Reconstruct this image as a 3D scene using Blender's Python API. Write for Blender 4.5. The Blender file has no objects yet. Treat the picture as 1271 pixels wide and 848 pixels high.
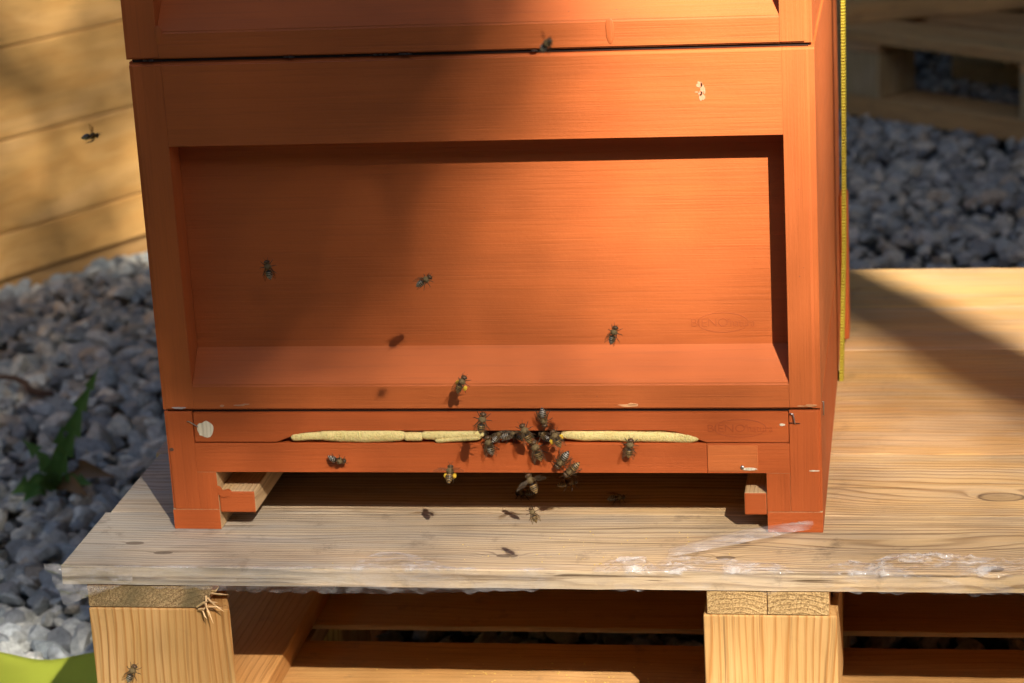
import bpy, bmesh, math, random
import numpy as np
from mathutils import Vector, Matrix, noise as mnoise
R = math.radians
random.seed(7); RNG = np.random.default_rng(11)
scene = bpy.context.scene
COL = scene.collection

# ------------------------------------------------------------------ camera
cam_d = bpy.data.cameras.new('camera'); cam = bpy.data.objects.new('camera', cam_d); COL.objects.link(cam)
CPOS = Vector((0.32255, -1.73948, 0.69304))
cx = Vector((0.98678414, 0.15265665, -0.05434164)); cy = Vector((0.00634488, 0.29870045, 0.95432583)); cz = Vector((0.16191606, -0.94205838, 0.29378428))
cam.matrix_world = Matrix(((cx.x, cy.x, cz.x, CPOS.x), (cx.y, cy.y, cz.y, CPOS.y), (cx.z, cy.z, cz.z, CPOS.z), (0, 0, 0, 1)))
cam_d.sensor_width = 36; cam_d.lens = 3092.8 / 1271 * 36
cam_d.clip_start = .05; cam_d.clip_end = 400
cam_d.dof.use_dof = True; cam_d.dof.focus_distance = 1.83; cam_d.dof.aperture_fstop = 10.0
scene.camera = cam

# ------------------------------------------------------------------ light
SUN = Vector((.55, -1, .94)).normalized()
elev = math.asin(SUN.z)
w = bpy.data.worlds.new('World'); scene.world = w; w.use_nodes = True
nt = w.node_tree
for n in list(nt.nodes): nt.nodes.remove(n)
out = nt.nodes.new('ShaderNodeOutputWorld'); bg = nt.nodes.new('ShaderNodeBackground'); sky = nt.nodes.new('ShaderNodeTexSky')
sky.sky_type = 'NISHITA'; sky.sun_disc = False; sky.sun_elevation = elev
sky.sun_rotation = math.atan2(SUN.x, SUN.y)
bg.inputs['Strength'].default_value = .05
nt.links.new(sky.outputs[0], bg.inputs['Color']); nt.links.new(bg.outputs[0], out.inputs['Surface'])
sl = bpy.data.lights.new('sun', 'SUN'); sl.energy = 5.0; sl.angle = R(.55); sl.color = (1.0, .93, .82)
so = bpy.data.objects.new('sun', sl); COL.objects.link(so)
so.rotation_euler = SUN.to_track_quat('Z', 'Y').to_euler(); so.location = SUN * 30
vs = scene.view_settings
vs.view_transform = 'Standard'; vs.look = 'None'; vs.gamma = 1; vs.use_curve_mapping = False
vs.exposure = 1.8
try:
    scene.cycles.transparent_max_bounces = 16
except Exception: pass

# ------------------------------------------------------------------ node helper
class NT:
    def __init__(s, name):
        s.m = bpy.data.materials.new(name); s.m.use_nodes = True
        s.t = s.m.node_tree
        for n in list(s.t.nodes): s.t.nodes.remove(n)
        s.out = s.t.nodes.new('ShaderNodeOutputMaterial')
    def n(s, k, **kw):
        x = s.t.nodes.new(k)
        for a, b in kw.items(): setattr(x, a, b)
        return x
    def set(s, sock, v):
        if isinstance(v, bpy.types.NodeSocket): s.t.links.new(v, sock)
        elif v is not None: sock.default_value = v
    def math(s, op, a, b=None, c=None, clamp=False):
        x = s.n('ShaderNodeMath', operation=op); x.use_clamp = clamp
        s.set(x.inputs[0], a)
        if b is not None: s.set(x.inputs[1], b)
        if c is not None: s.set(x.inputs[2], c)
        return x.outputs[0]
    def mul(s, a, b): return s.math('MULTIPLY', a, b)
    def add(s, a, b): return s.math('ADD', a, b)
    def coord(s): return s.n('ShaderNodeTexCoord').outputs['Object']
    def sep(s, v):
        x = s.n('ShaderNodeSeparateXYZ'); s.set(x.inputs[0], v); return x.outputs
    def comb(s, x, y, z):
        c = s.n('ShaderNodeCombineXYZ')
        for i, v in enumerate((x, y, z)): s.set(c.inputs[i], v)
        return c.outputs[0]
    def vscale(s, v, sc, off=(0, 0, 0)):
        x = s.n('ShaderNodeMapping'); s.set(x.inputs[0], v); x.inputs['Scale'].default_value = sc; x.inputs['Location'].default_value = off
        return x.outputs[0]
    def noise(s, v, scale=1, detail=3, rough=.5, dist=0):
        x = s.n('ShaderNodeTexNoise'); s.set(x.inputs['Vector'], v); x.inputs['Scale'].default_value = scale
        x.inputs['Detail'].default_value = detail; x.inputs['Roughness'].default_value = rough; x.inputs['Distortion'].default_value = dist
        return x.outputs['Fac']
    def ramp(s, f, stops, interp='LINEAR'):
        x = s.n('ShaderNodeValToRGB'); s.set(x.inputs[0], f); r = x.color_ramp; r.interpolation = interp
        while len(r.elements) < len(stops): r.elements.new(.5)
        for e, (p, c) in zip(r.elements, stops):
            e.position = p; e.color = c if len(c) == 4 else (*c, 1)
        return x.outputs[0]
    def vramp(s, f, stops): return s.ramp(f, [(p, (v, v, v)) for p, v in stops])
    def mix(s, f, a, b, mode='MIX'):
        x = s.n('ShaderNodeMix', data_type='RGBA', blend_type=mode)
        s.set(x.inputs[0], f); s.set(x.inputs[6], (*a, 1) if isinstance(a, tuple) and len(a) == 3 else a)
        s.set(x.inputs[7], (*b, 1) if isinstance(b, tuple) and len(b) == 3 else b)
        return x.outputs[2]
    def bump(s, h, dist, strength=1, normal=None):
        x = s.n('ShaderNodeBump'); s.set(x.inputs['Height'], h); x.inputs['Distance'].default_value = dist; x.inputs['Strength'].default_value = strength
        if normal is not None: s.set(x.inputs['Normal'], normal)
        return x.outputs[0]
    def bsdf(s, col, rough=.5, normal=None, spec=.5, **kw):
        x = s.n('ShaderNodeBsdfPrincipled')
        s.set(x.inputs['Base Color'], (*col, 1) if isinstance(col, tuple) and len(col) == 3 else col)
        s.set(x.inputs['Roughness'], rough); x.inputs['Specular IOR Level'].default_value = spec
        if normal is not None: s.set(x.inputs['Normal'], normal)
        for k, v in kw.items(): s.set(x.inputs[k.replace('_', ' ')], v)
        return x.outputs[0]
    def fin(s, sh): s.t.links.new(sh, s.out.inputs['Surface']); return s.m

def flat_mat(name, col, rough=.5, spec=.4, var=.15, nscale=60, **kw):
    t = NT(name); c = t.coord(); n = t.noise(c, nscale, 3)
    a = tuple(x * (1 - var) for x in col); b = tuple(min(1, x * (1 + var)) for x in col)
    return t.fin(t.bsdf(t.mix(n, a, b), rough, t.bump(n, .0003, .5), spec, **kw))

# weathered paint over planed spruce; grain = the axis the wood runs along
def paint(name, col=(.44, .100, .019), grain='x', dark=.93, marks=()):
    t = NT(name); c = t.coord()
    oi = t.n('ShaderNodeObjectInfo').outputs['Random']
    c = t.n('ShaderNodeVectorMath', operation='ADD'); t.set(c.inputs[0], t.coord()); off = t.comb(t.mul(oi, 3.1), t.mul(oi, 1.7), t.mul(oi, 2.3)); t.set(c.inputs[1], off); c = c.outputs[0]
    lo, hi = 9., 1.
    sc = {'x': (12, 160, 640), 'z': (640, 160, 12), 'y': (640, 12, 640)}[grain]
    sc2 = {'x': (4.5, 30, 60), 'z': (60, 30, 4.5), 'y': (60, 4.5, 60)}[grain]
    fine = t.noise(t.vscale(c, sc), 1, 4, .6, .3)
    mid = t.noise(t.vscale(c, sc2), 1, 3, .6, .8)
    blot = t.noise(c, 14, 3, .55)
    speck = t.noise(c, 260, 2, .5)
    base = t.mix(t.vramp(mid, [(.3, 0), (.7, 1)]), tuple(x * dark for x in col), tuple(min(1, x * 1.1) for x in col))
    base = t.mix(t.vramp(blot, [(.35, 0), (.75, .35)]), base, tuple((x * a) for x, a in zip(col, (1.05, 1.12, 1.25))))
    base = t.mix(t.vramp(fine, [(.30, .30), (.48, 0)]), base, tuple(x * .62 for x in col))
    dots = t.vramp(t.noise(c, 330, 1, .5), [(.80, 0), (.84, .55)])
    base = t.mix(dots, base, (.12, .05, .03))
    h = t.add(t.mul(fine, .7), t.mul(mid, .3))
    h = t.add(h, t.mul(speck, .25))
    nrm = t.bump(h, .00050, .9)
    rough = t.vramp(t.add(t.mul(blot, .5), t.mul(fine, .5)), [(.3, .55), (.7, .72)])
    return t.fin(t.bsdf(base, rough, nrm, .38))

# sawn pine / spruce with rings bending round knots
def wood(name, early=(.60, .40, .20), late=(.34, .17, .06), f=210, grain='x', knots=(), grey=None, greycol=(.42, .37, .31),
         rough=.72, streak=.35, knotcol=(.33, .22, .11), seed=0., tilt=.35, contrast=.6, dirt=.35, amp=.045, bumpd=.00045):
    t = NT(name); c = t.coord(); s = t.sep(c)
    ax = {'x': (0, 1, 2), 'y': (1, 0, 2), 'z': (2, 0, 1)}[grain]
    L, a, b = s[ax[0]], s[ax[1]], s[ax[2]]
    L = t.add(L, seed * 1.37); 
    v1 = t.comb(t.mul(L, 2.6), t.mul(a, 9), t.mul(b, 9))
    warp = t.math('SUBTRACT', t.noise(v1, 1, 2, .5), .5)
    a2 = t.add(a, t.mul(warp, amp))
    ring = t.mul(t.add(a2, t.mul(b, tilt)), f)
    knotmask = None
    for (kx, ky, ex, ey, am, core) in knots:
        dx = t.mul(t.math('SUBTRACT', L, kx + seed * 1.37), 1 / ex); dy = t.mul(t.math('SUBTRACT', a, ky), 1 / ey)
        d2 = t.add(t.mul(dx, dx), t.mul(dy, dy))
        ring = t.add(ring, t.mul(t.math('EXPONENT', t.mul(d2, -1.0)), am))
        if core:
            dd = t.math('SQRT', d2); dd = t.add(dd, t.mul(t.noise(c, 180, 2), .12))
            mk = t.vramp(t.mul(dd, 1 / core), [(.75, 1), (.95, .0)])
            rim = t.vramp(t.mul(dd, 1 / core), [(.70, 0), (.88, 1), (1.05, 0)])
            knotmask = (mk, rim) if knotmask is None else (t.math('MAXIMUM', mk, knotmask[0]), t.math('MAXIMUM', rim, knotmask[1]))
    ring = t.add(ring, t.mul(t.noise(t.comb(t.mul(L, 9), t.mul(a, 60), t.mul(b, 60)), 1, 2), .9))
    fr = t.math('FRACT', ring)
    lt = t.vramp(fr, [(0, .4), (.08, 0), (.60, .06), (.86, .9), (.94, 1), (1, .4)])
    wv = t.noise(t.comb(t.mul(L, 3), t.mul(a, 45), t.mul(b, 30)), 1, 3)
    lt = t.mul(lt, t.vramp(wv, [(.25, .25), (.65, 1)]))
    fib = t.noise(t.comb(t.mul(L, 22), t.mul(a, 1300), t.mul(b, 1300)), 1, 3, .6)
    blot = t.noise(t.comb(t.mul(L, 5), t.mul(a, 22), t.mul(b, 22)), 1, 4, .6, .5)
    e = t.mix(t.vramp(blot, [(.3, 0), (.7, 1)]), tuple(x * .86 for x in early), tuple(min(1, x * 1.08) for x in early))
    pat = t.noise(t.comb(t.mul(L, 3.2), t.mul(a, 16), t.mul(b, 16)), 1, 3, .6, 1.0)
    e = t.mix(t.vramp(pat, [(.50, 0), (.70, .5)]), e, tuple(min(1, x * k) for x, k in zip(early, (1.22, 1.32, 1.7))))
    e = t.mix(t.vramp(pat, [(.30, .5), (.46, 0)]), e, tuple(x * k for x, k in zip(early, (.92, .72, .55))))
    if grey:
        g0, g1, gamt = grey
        g = t.math('DIVIDE', t.math('SUBTRACT', s[ax[0]], g0), (g1 - g0), clamp=True)
        g = t.math('SUBTRACT', 1, g)
        g = t.add(t.mul(g, gamt), t.mul(t.vramp(t.noise(t.comb(t.mul(L, 7), t.mul(a, 60), t.mul(b, 60)), 1, 4, .65), [(.42, 0), (.72, 1)]), .38))
        g = t.math('MINIMUM', g, 1.)
        e = t.mix(g, e, greycol)
        lcol = t.mix(g, late, tuple(x * .45 for x in greycol))
    else: lcol = (*late, 1)
    colr = t.mix(t.mul(lt, contrast), e, lcol)
    colr = t.mix(t.vramp(fib, [(.25, .30), (.5, 0)]), colr, tuple(x * .5 for x in late))
    stk = t.noise(t.comb(t.mul(L, 5), t.mul(a2, 260), t.mul(b, 260)), 1, 4, .65)
    colr = t.mix(t.vramp(stk, [(.56, 0), (.70, streak)]), colr, tuple(x * .42 for x in late))
    colr = t.mix(t.vramp(stk, [(.26, streak * .6), (.42, 0)]), colr, tuple(min(1, x * k) for x, k in zip(early, (1.25, 1.3, 1.5))))
    crk = t.noise(t.comb(t.mul(L, 6), t.mul(a2, 520), t.mul(b, 400)), 1, 2, .5)
    colr = t.mix(t.vramp(crk, [(.66, 0), (.72, streak)]), colr, tuple(x * .25 for x in late))
    dn = t.noise(c, 35, 5, .7)
    colr = t.mix(t.vramp(dn, [(.58, 0), (.78, dirt)]), colr, (.10, .07, .045))
    if knotmask:
        colr = t.mix(t.mul(knotmask[0], .7), colr, knotcol); colr = t.mix(t.mul(knotmask[1], .8), colr, (.09, .05, .03))
    h = t.add(t.mul(lt, .8), t.mul(fib, .6)); h = t.add(h, t.mul(dn, .4))
    return t.fin(t.bsdf(colr, rough, t.bump(h, bumpd, .9), .25))

def endgrain(name, c1=(.52, .36, .18), c2=(.28, .16, .07), cen=(0, -.05), stain=0):
    t = NT(name); c = t.coord(); s = t.sep(c)
    dx = t.math('SUBTRACT', s[0], cen[0]); dz = t.math('SUBTRACT', s[2], cen[1])
    r = t.math('SQRT', t.add(t.mul(dx, dx), t.mul(dz, dz)))
    fr = t.math('FRACT', t.add(t.mul(r, 260), t.mul(t.noise(c, 50, 3), 1.5)))
    lt = t.vramp(fr, [(0, .1), (.6, .2), (.9, 1), (1, .1)])
    sp = t.noise(c, 900, 3, .7)
    col = t.mix(t.mul(lt, .5), c1, c2)
    col = t.mix(t.vramp(sp, [(.45, 0), (.62, .8)]), col, tuple(x * .4 for x in c2))
    col = t.mix(t.vramp(sp, [(.3, .35), (.42, 0)]), col, (.8, .66, .45))
    if stain:
        col = t.mix(t.mul(t.vramp(t.noise(c, 28, 3, .6), [(.42, 0), (.62, 1)]), stain), col, (.13, .10, .05))
    return t.fin(t.bsdf(col, .85, t.bump(t.add(sp, t.mul(lt, .5)), .0008, 1), .15))

# ------------------------------------------------------------------ mesh helpers
class MB:
    def __init__(s): s.v = []; s.f = []; s.mi = []; s.sm = []
    def add(s, vs_, fs, mi=0, smooth=False):
        o = len(s.v); s.v += [tuple(p) for p in vs_]
        for q in fs: s.f.append(tuple(i + o for i in q)); s.mi.append(mi); s.sm.append(smooth)
        return s
    def bm(s, b, mi=None, smooth=False):
        b.verts.index_update(); o = len(s.v); s.v += [tuple(v.co) for v in b.verts]
        for q in b.faces: s.f.append(tuple(v.index + o for v in q.verts)); s.mi.append(q.material_index if mi is None else mi); s.sm.append(smooth)
        b.free(); return s
    def box(s, x0, x1, y0, y1, z0, z1, bev=.0008, mi=0, seg=2):
        b = bmesh.new(); bmesh.ops.create_cube(b, size=1)
        for v in b.verts: v.co = Vector(((x0 + x1) / 2 + v.co.x * (x1 - x0), (y0 + y1) / 2 + v.co.y * (y1 - y0), (z0 + z1) / 2 + v.co.z * (z1 - z0)))
        if bev: bmesh.ops.bevel(b, geom=list(b.edges), offset=bev, segments=seg, affect='EDGES', profile=.6)
        return s.bm(b, mi)
    def prism(s, poly, y0, y1, axis='y', bev=0, mi=0):   # poly in the plane normal to axis
        b = bmesh.new()
        def P(a, c, d): return {'y': (a, d, c), 'x': (d, a, c), 'z': (a, c, d)}[axis]
        v0 = [b.verts.new(P(p[0], p[1], y0)) for p in poly]; v1 = [b.verts.new(P(p[0], p[1], y1)) for p in poly]
        n = len(poly); b.faces.new(v0); b.faces.new(v1[::-1])
        for i in range(n): b.faces.new((v0[i], v1[i], v1[(i + 1) % n], v0[(i + 1) % n]))
        bmesh.ops.recalc_face_normals(b, faces=list(b.faces))
        if bev: bmesh.ops.bevel(b, geom=list(b.edges), offset=bev, segments=2, affect='EDGES')
        return s.bm(b, mi)
    def tube(s, pts, r, n=6, mi=0, smooth=True):
        pts = [Vector(p) for p in pts]; rs = r if isinstance(r, (list, tuple)) else [r] * len(pts)
        rings = []; up = Vector((.3, .2, .93))
        for i, p in enumerate(pts):
            d = (pts[min(i + 1, len(pts) - 1)] - pts[max(i - 1, 0)]).normalized()
            a = d.cross(up)
            if a.length < 1e-4: a = d.cross(Vector((1, 0, 0)))
            a.normalize(); bb = d.cross(a)
            rings.append([p + (a * math.cos(k * 2 * math.pi / n) + bb * math.sin(k * 2 * math.pi / n)) * rs[i] for k in range(n)])
        V = [q for rr in rings for q in rr]; F = []
        for i in range(len(pts) - 1):
            for k in range(n): F.append((i * n + k, i * n + (k + 1) % n, (i + 1) * n + (k + 1) % n, (i + 1) * n + k))
        F.append(tuple(range(n))[::-1]); F.append(tuple((len(pts) - 1) * n + k for k in range(n)))
        return s.add(V, F, mi, smooth)
    def jitter(s, a, sc=40):
        s.v = [tuple(Vector(p) + mnoise.noise_vector(Vector(p) * sc) * a) for p in s.v]; return s

def sbox(x0, x1, y0, y1, z0, z1, sel, bev, rest=.0003, seg=4, mi=0):
    b = bmesh.new(); bmesh.ops.create_cube(b, size=1)
    for v in b.verts: v.co = Vector(((x0 + x1) / 2 + v.co.x * (x1 - x0), (y0 + y1) / 2 + v.co.y * (y1 - y0), (z0 + z1) / 2 + v.co.z * (z1 - z0)))
    ed = [e for e in b.edges if sel((e.verts[0].co + e.verts[1].co) / 2, (e.verts[1].co - e.verts[0].co).normalized())]
    bmesh.ops.bevel(b, geom=ed, offset=bev, segments=seg, affect='EDGES')
    if rest:
        ang_ = [e for e in b.edges if len(e.link_faces) == 2 and e.calc_face_angle(0) > 1.2]
        bmesh.ops.bevel(b, geom=ang_, offset=rest, segments=1, affect='EDGES')
    return MB().bm(b, mi)
def wloc(o):
    p = Vector((0, 0, 0))
    while o: p += o.location; o = o.parent
    return p
def tag(o, label=None, cat=None, group=None, kind=None):
    if label: o['label'] = label
    if cat: o['category'] = cat
    if group: o['group'] = group
    if kind: o['kind'] = kind
    return o
def empty(name, loc, label, cat, group=None):
    o = bpy.data.objects.new(name, None); COL.objects.link(o); o.location = loc; o.empty_display_size = .05
    return tag(o, label, cat, group)
def put(name, mb, mats, parent=None, origin=None, label=None):
    me = bpy.data.meshes.new(name)
    V = np.array(mb.v, dtype=float)
    org = Vector(origin) if origin is not None else Vector((V.min(0) + V.max(0)) / 2)
    me.from_pydata([tuple(p) for p in (V - np.array(org))], [], mb.f)
    for m in (mats if isinstance(mats, (list, tuple)) else [mats]): me.materials.append(m)
    me.polygons.foreach_set('material_index', mb.mi); me.polygons.foreach_set('use_smooth', mb.sm)
    me.update()
    o = bpy.data.objects.new(name, me); COL.objects.link(o); o.parent = parent
    o.location = org - (wloc(parent) if parent else Vector((0, 0, 0)))
    if label: o['label'] = label
    return o
def axis_paint(mb, painted, raw):   # faces whose normal fits painted() take slot 0, the others slot 1
    for i, q in enumerate(mb.f):
        a, b, c = (Vector(mb.v[j]) for j in q[:3]); n = (b - a).cross(c - a)
        if n.length: n.normalize()
        mb.mi[i] = painted if mb_sel(n) else raw
    return mb

# ------------------------------------------------------------------ materials
P_H = paint('terracotta_paint_along', grain='x'); P_V = paint('terracotta_paint_upright', grain='z'); P_D = paint('terracotta_paint_side', grain='y')
FLOORC = (.42, .084, .0145)
PF_H = paint('red_paint_along', FLOORC, 'x'); PF_V = paint('red_paint_upright', FLOORC, 'z'); PF_D = paint('red_paint_side', FLOORC, 'y')
P_PATCH = paint('fresh_orange_paint', (.52, .13, .028), 'x', dark=.75)
RAW = wood('bare_pine', (.56, .36, .17), (.32, .17, .07), f=260, grain='y')
RAWX = wood('bare_pine_along', (.56, .36, .17), (.32, .17, .07), f=260, grain='x')
DARKGAP = flat_mat('gap_shade_dark', (.03, .017, .012), .9)  # near-black, stands in for shade inside gaps; also colours one staple

# ------------------------------------------------------------------ ground
G = -.28
def ground():
    t = NT('gravel_bed'); c = t.coord()
    v = t.n('ShaderNodeTexVoronoi'); t.set(v.inputs['Vector'], c); v.inputs['Scale'].default_value = 45
    n = t.noise(c, 3, 4); col = t.mix(n, (.09, .095, .10), (.17, .17, .17)); col = t.mix(t.vramp(v.outputs['Distance'], [(.2, 0), (.7, .8)]), col, (.03, .03, .03))
    col = t.mix(t.n('ShaderNodeSeparateColor').outputs[0] if False else .35, col, v.outputs['Color'], 'MULTIPLY')
    m = t.fin(t.bsdf(col, .9, t.bump(v.outputs['Distance'], .02, 1)))
    mb = MB(); mb.add([(-80, -60, G - .02), (80, -60, G - .02), (80, 120, G - .02), (-80, 120, G - .02)], [(0, 1, 2, 3)])
    o = put('ground', mb, m, origin=(0, 0, G - .02)); tag(o, kind='structure')
ground()

def gravel():
    shapes = []
    for k in range(16):
        b = bmesh.new(); bmesh.ops.create_icosphere(b, subdivisions=2, radius=1)
        sc = Vector((random.uniform(.9, 1.35), random.uniform(.7, 1.0), random.uniform(.45, .75)))
        pl = [(Vector((random.gauss(0, 1), random.gauss(0, 1), random.gauss(0, 1))).normalized(), random.uniform(.42, .78)) for _ in range(8)]
        for v in b.verts:
            p = v.co.copy()
            for nrm, d in pl:                     # cut flat faces so the stone reads as crushed rock
                e = p.dot(nrm) - d
                if e > 0: p -= nrm * e
            p *= 1 + .10 * mnoise.noise(p * 2 + Vector((k * 5, 0, 0)))
            v.co = Vector((p.x * sc.x, p.y * sc.y, p.z * sc.z))
        b.verts.index_update()
        shapes.append((np.array([v.co for v in b.verts]), np.array([[v.index for v in f.verts] for f in b.faces]))); b.free()
    pts = []
    def region(x0, x1, y0, y1, dens, test=lambda x, y: True):
        n = int((x1 - x0) * (y1 - y0) * dens)
        for _ in range(n):
            x = random.uniform(x0, x1); y = random.uniform(y0, y1)
            if test(x, y): pts.append((x, y))
    region(-1.35, -.25, -.15, 2.3, 3900, lambda x, y: not (x < -.90 + (y - 1.61) * .55 and y > 1.0 + (x + 1.3) * -.3 and y > 1.75 + (x + .95) * 1.2))
    region(-.25, .85, -.1, .85, 1900)
    region(0.0, 1.25, .85, 3.6, 2600)
    region(-.45, 0.0, .85, 2.6, 1500)
    N = len(pts); nv = len(shapes[0][0]); nf = len(shapes[0][1])
    V = np.zeros((N, nv, 3)); F = np.zeros((N, nf, 3), dtype=np.int64); C = np.zeros((N, nv, 4))
    pal = np.array([(.19, .215, .245), (.27, .28, .29), (.15, .165, .19), (.33, .33, .32), (.24, .22, .20), (.12, .13, .15), (.40, .40, .40), (.24, .26, .29)])
    pp = np.array([.24, .2, .18, .1, .08, .08, .03, .09])
    for i, (x, y) in enumerate(pts):
        sv, sf = shapes[random.randrange(16)]
        size = random.choice((.009, .012, .012, .015, .018, .023)) * random.uniform(.8, 1.15) * 1.02
        a = np.array(Matrix.Rotation(random.uniform(0, 6.28), 3, 'Z') @ Matrix.Rotation(random.gauss(0, .5), 3, 'X') @ Matrix.Rotation(random.gauss(0, .4), 3, 'Y'))
        z = G - .012 + random.uniform(0, .014) + .012 * mnoise.noise(Vector((x * 4, y * 4, 0)))
        V[i] = (sv * size) @ a.T + (x, y, z); F[i] = sf + i * nv
        c = pal[RNG.choice(8, p=pp)] * (np.array((2.15, 2.1, 1.9)) if x < .05 else np.array((2.0, 1.72, 1.42))) * RNG.uniform(.8, 1.2); C[i, :, :3] = c; C[i, :, 3] = 1
    me = bpy.data.meshes.new('gravel'); V = V.reshape(-1, 3); F = F.reshape(-1, 3)
    me.vertices.add(len(V)); me.vertices.foreach_set('co', V.ravel())
    me.loops.add(F.size); me.loops.foreach_set('vertex_index', F.ravel().astype(np.int32))
    me.polygons.add(len(F)); me.polygons.foreach_set('loop_start', np.arange(0, F.size, 3, dtype=np.int32)); me.polygons.foreach_set('loop_total', np.full(len(F), 3, dtype=np.int32))
    me.update(calc_edges=True); me.polygons.foreach_set('use_smooth', np.zeros(len(F), dtype=bool))
    at = me.color_attributes.new('stone', 'FLOAT_COLOR', 'POINT'); at.data.foreach_set('color', C.ravel())
    t = NT('crushed_stone'); a = t.n('ShaderNodeAttribute', attribute_name='stone').outputs['Color']; c = t.coord()
    n = t.noise(c, 160, 4, .7); n2 = t.noise(c, 45, 3)
    col = t.mix(t.vramp(n, [(.3, .55), (.6, 0)]), a, (.07, .075, .08)); col = t.mix(t.vramp(n2, [(.5, 0), (.75, .35)]), col, (.42, .41, .40))
    me.materials.append(t.fin(t.bsdf(col, .8, t.bump(n, .0015, .8), .3)))
    o = bpy.data.objects.new('gravel', me); COL.objects.link(o)
    tag(o, 'blue grey crushed stone gravel spread around the pallets', 'gravel', kind='stuff')
gravel()

# ------------------------------------------------------------------ the pallet the hive stands on, and the one beneath it
YF, YB = -.077, .7225
def deck_board(x0, x1, y0, y1, z0, z1, mat, parent, edge=.0006, seed=0):
    mb = MB(); nx = 160; prof = [(y0, z0), (y0, (z0 + z1) / 2), (y0 + .0001, z1 - .0005), (y0 + .0005, z1), (y0 * .7 + y1 * .3, z1), (y0 * .3 + y1 * .7, z1), (y1 - .0004, z1), (y1 - .0001, z1 - .0004), (y1, z0)]
    V = []; n = len(prof)
    for i in range(nx + 1):
        x = x0 + (x1 - x0) * i / nx
        for k, (y, z) in enumerate(prof):
            q = Vector((x * 30 + seed * 9, k * 3.3, seed))
            V.append((x, y + edge * 1.4 * mnoise.noise(q) * (1 if k in (0, 1, 2, 3, 6, 7, 8) else 0), z + edge * .8 * mnoise.noise(q + Vector((0, 50, 0)))))
    F = []
    for i in range(nx):
        for k in range(n): F.append((i * n + k, i * n + (k + 1) % n, (i + 1) * n + (k + 1) % n, (i + 1) * n + k))
    F.append(tuple(range(n))); F.append(tuple(nx * n + k for k in range(n))[::-1])
    mb.add(V, F)
    b = bmesh.new()
    return put('deck_board', mb, mat, parent)

XL, XR = -.3165, .745
pallet = empty('pallet', (.214, .32, -.144), 'weathered upper wooden pallet that carries the terracotta beehive', 'pallet', 'two pallets stacked beneath the beehive')
CXB = (XL + XR) / 2
def lk(x, y, cy_, ex, ey, am, core=0): return (x - CXB, y - cy_, ex, ey, am, core)
cyb = [(YF + .035) / 2, (.0355 + .1715) / 2]
WB = [
 wood('deck_wood_front', (.62, .42, .21), (.22, .115, .045), f=210, tilt=.5, contrast=.9, amp=.02, seed=0, grey=(-.60, .10, .95), greycol=(.40, .345, .28), knotcol=(.09, .06, .04), dirt=.8, streak=.75,
      knots=[lk(.0197, -.050, cyb[0], .018, .007, 2.2, .55), lk(.181, -.050, cyb[0], .012, .006, 2.0, .7), lk(.31, -.030, cyb[0], .12, .022, 5.0), lk(-.273, -.030, cyb[0], .009, .0034, 1.2, .95), lk(-.245, -.0487, cyb[0], .009, .0032, 1.2, .95), lk(-.16, -.03, cyb[0], .06, .02, 2.2), lk(.10, -.02, cyb[0], .10, .018, 2.5), lk(.188, -.021, cyb[0], .011, .0022, 1.0, .95), lk(.372, -.068, cyb[0], .011, .008, 1.5, .8)]),
 wood('deck_wood_second', (.62, .40, .18), (.30, .15, .05), f=150, tilt=.5, contrast=.9, streak=.6, amp=.03, seed=3, grey=(-.60, -.1, .8), greycol=(.45, .41, .35),
      knots=[lk(.3807, .0757, cyb[1], .022, .011, 3.5, .95), lk(.33, .07, cyb[1], .09, .03, 3.0), lk(-.29, .09, cyb[1], .03, .015, 1.6)]),
 wood('deck_wood_third', (.60, .34, .13), (.40, .19, .06), f=120, tilt=.5, contrast=.35, amp=.05, seed=5, grey=(-.60, -.1, .7)),
 wood('deck_wood_fourth', (.60, .34, .12), (.42, .20, .06), f=110, tilt=.6, contrast=.32, amp=.05, seed=8, grey=(-.60, -.1, .7), knots=[(-.20, .02, .03, .012, 1.8, .5)]),
 wood('deck_wood_fifth', (.60, .34, .13), (.40, .19, .06), f=140, tilt=.5, contrast=.35, amp=.05, seed=12, grey=(-.60, -.1, .7), knots=[(-.17, -.01, .03, .012, 1.8, .5)]),
 wood('deck_wood_back', (.64, .38, .14), (.42, .20, .06), f=150, tilt=.5, contrast=.3, amp=.04, seed=15, grey=(-.60, -.1, .7)),
]
seams = [YF, .0352, .1720, .3065, .4500, .5850, YB]
for i in range(6):
    deck_board(XL + (.0035 if i % 2 else 0), XR, seams[i] + (.0004 if i else 0), seams[i + 1] - .0004, -.0145, -.0003 * (i % 2), WB[i], pallet, seed=i)
W_BLOCK = [wood('block_wood_%s' % n, (.50, .28, .098), (.32, .12, .022), f=165, grain='z', tilt=.2, contrast=.85, streak=.55, amp=.055, seed=s_, dirt=.2) for n, s_ in (('a', 1), ('b', 6))]
W_STR = wood('stringer_wood', (.45, .22, .075), (.26, .10, .03), f=170, grain='y')
W_RUN = wood('runner_wood', (.52, .25, .075), (.33, .13, .03), f=150, grain='y', contrast=.4, dirt=.3)
E_L = endgrain('stringer_end_stained', (.44, .29, .14), (.20, .10, .04), (.05, -.06), stain=.8)
E_R = endgrain('stringer_end', (.60, .38, .16), (.36, .19, .07), (0, -.05), stain=.15)
def slotted(mb, sel):
    for i, q in enumerate(mb.f):
        a, b, c = (Vector(mb.v[j]) for j in q[:3]); n = (b - a).cross(c - a)
        if n.length > 0: n.normalize()
        mb.mi[i] = 0 if sel(n) else 1
    return mb
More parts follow.
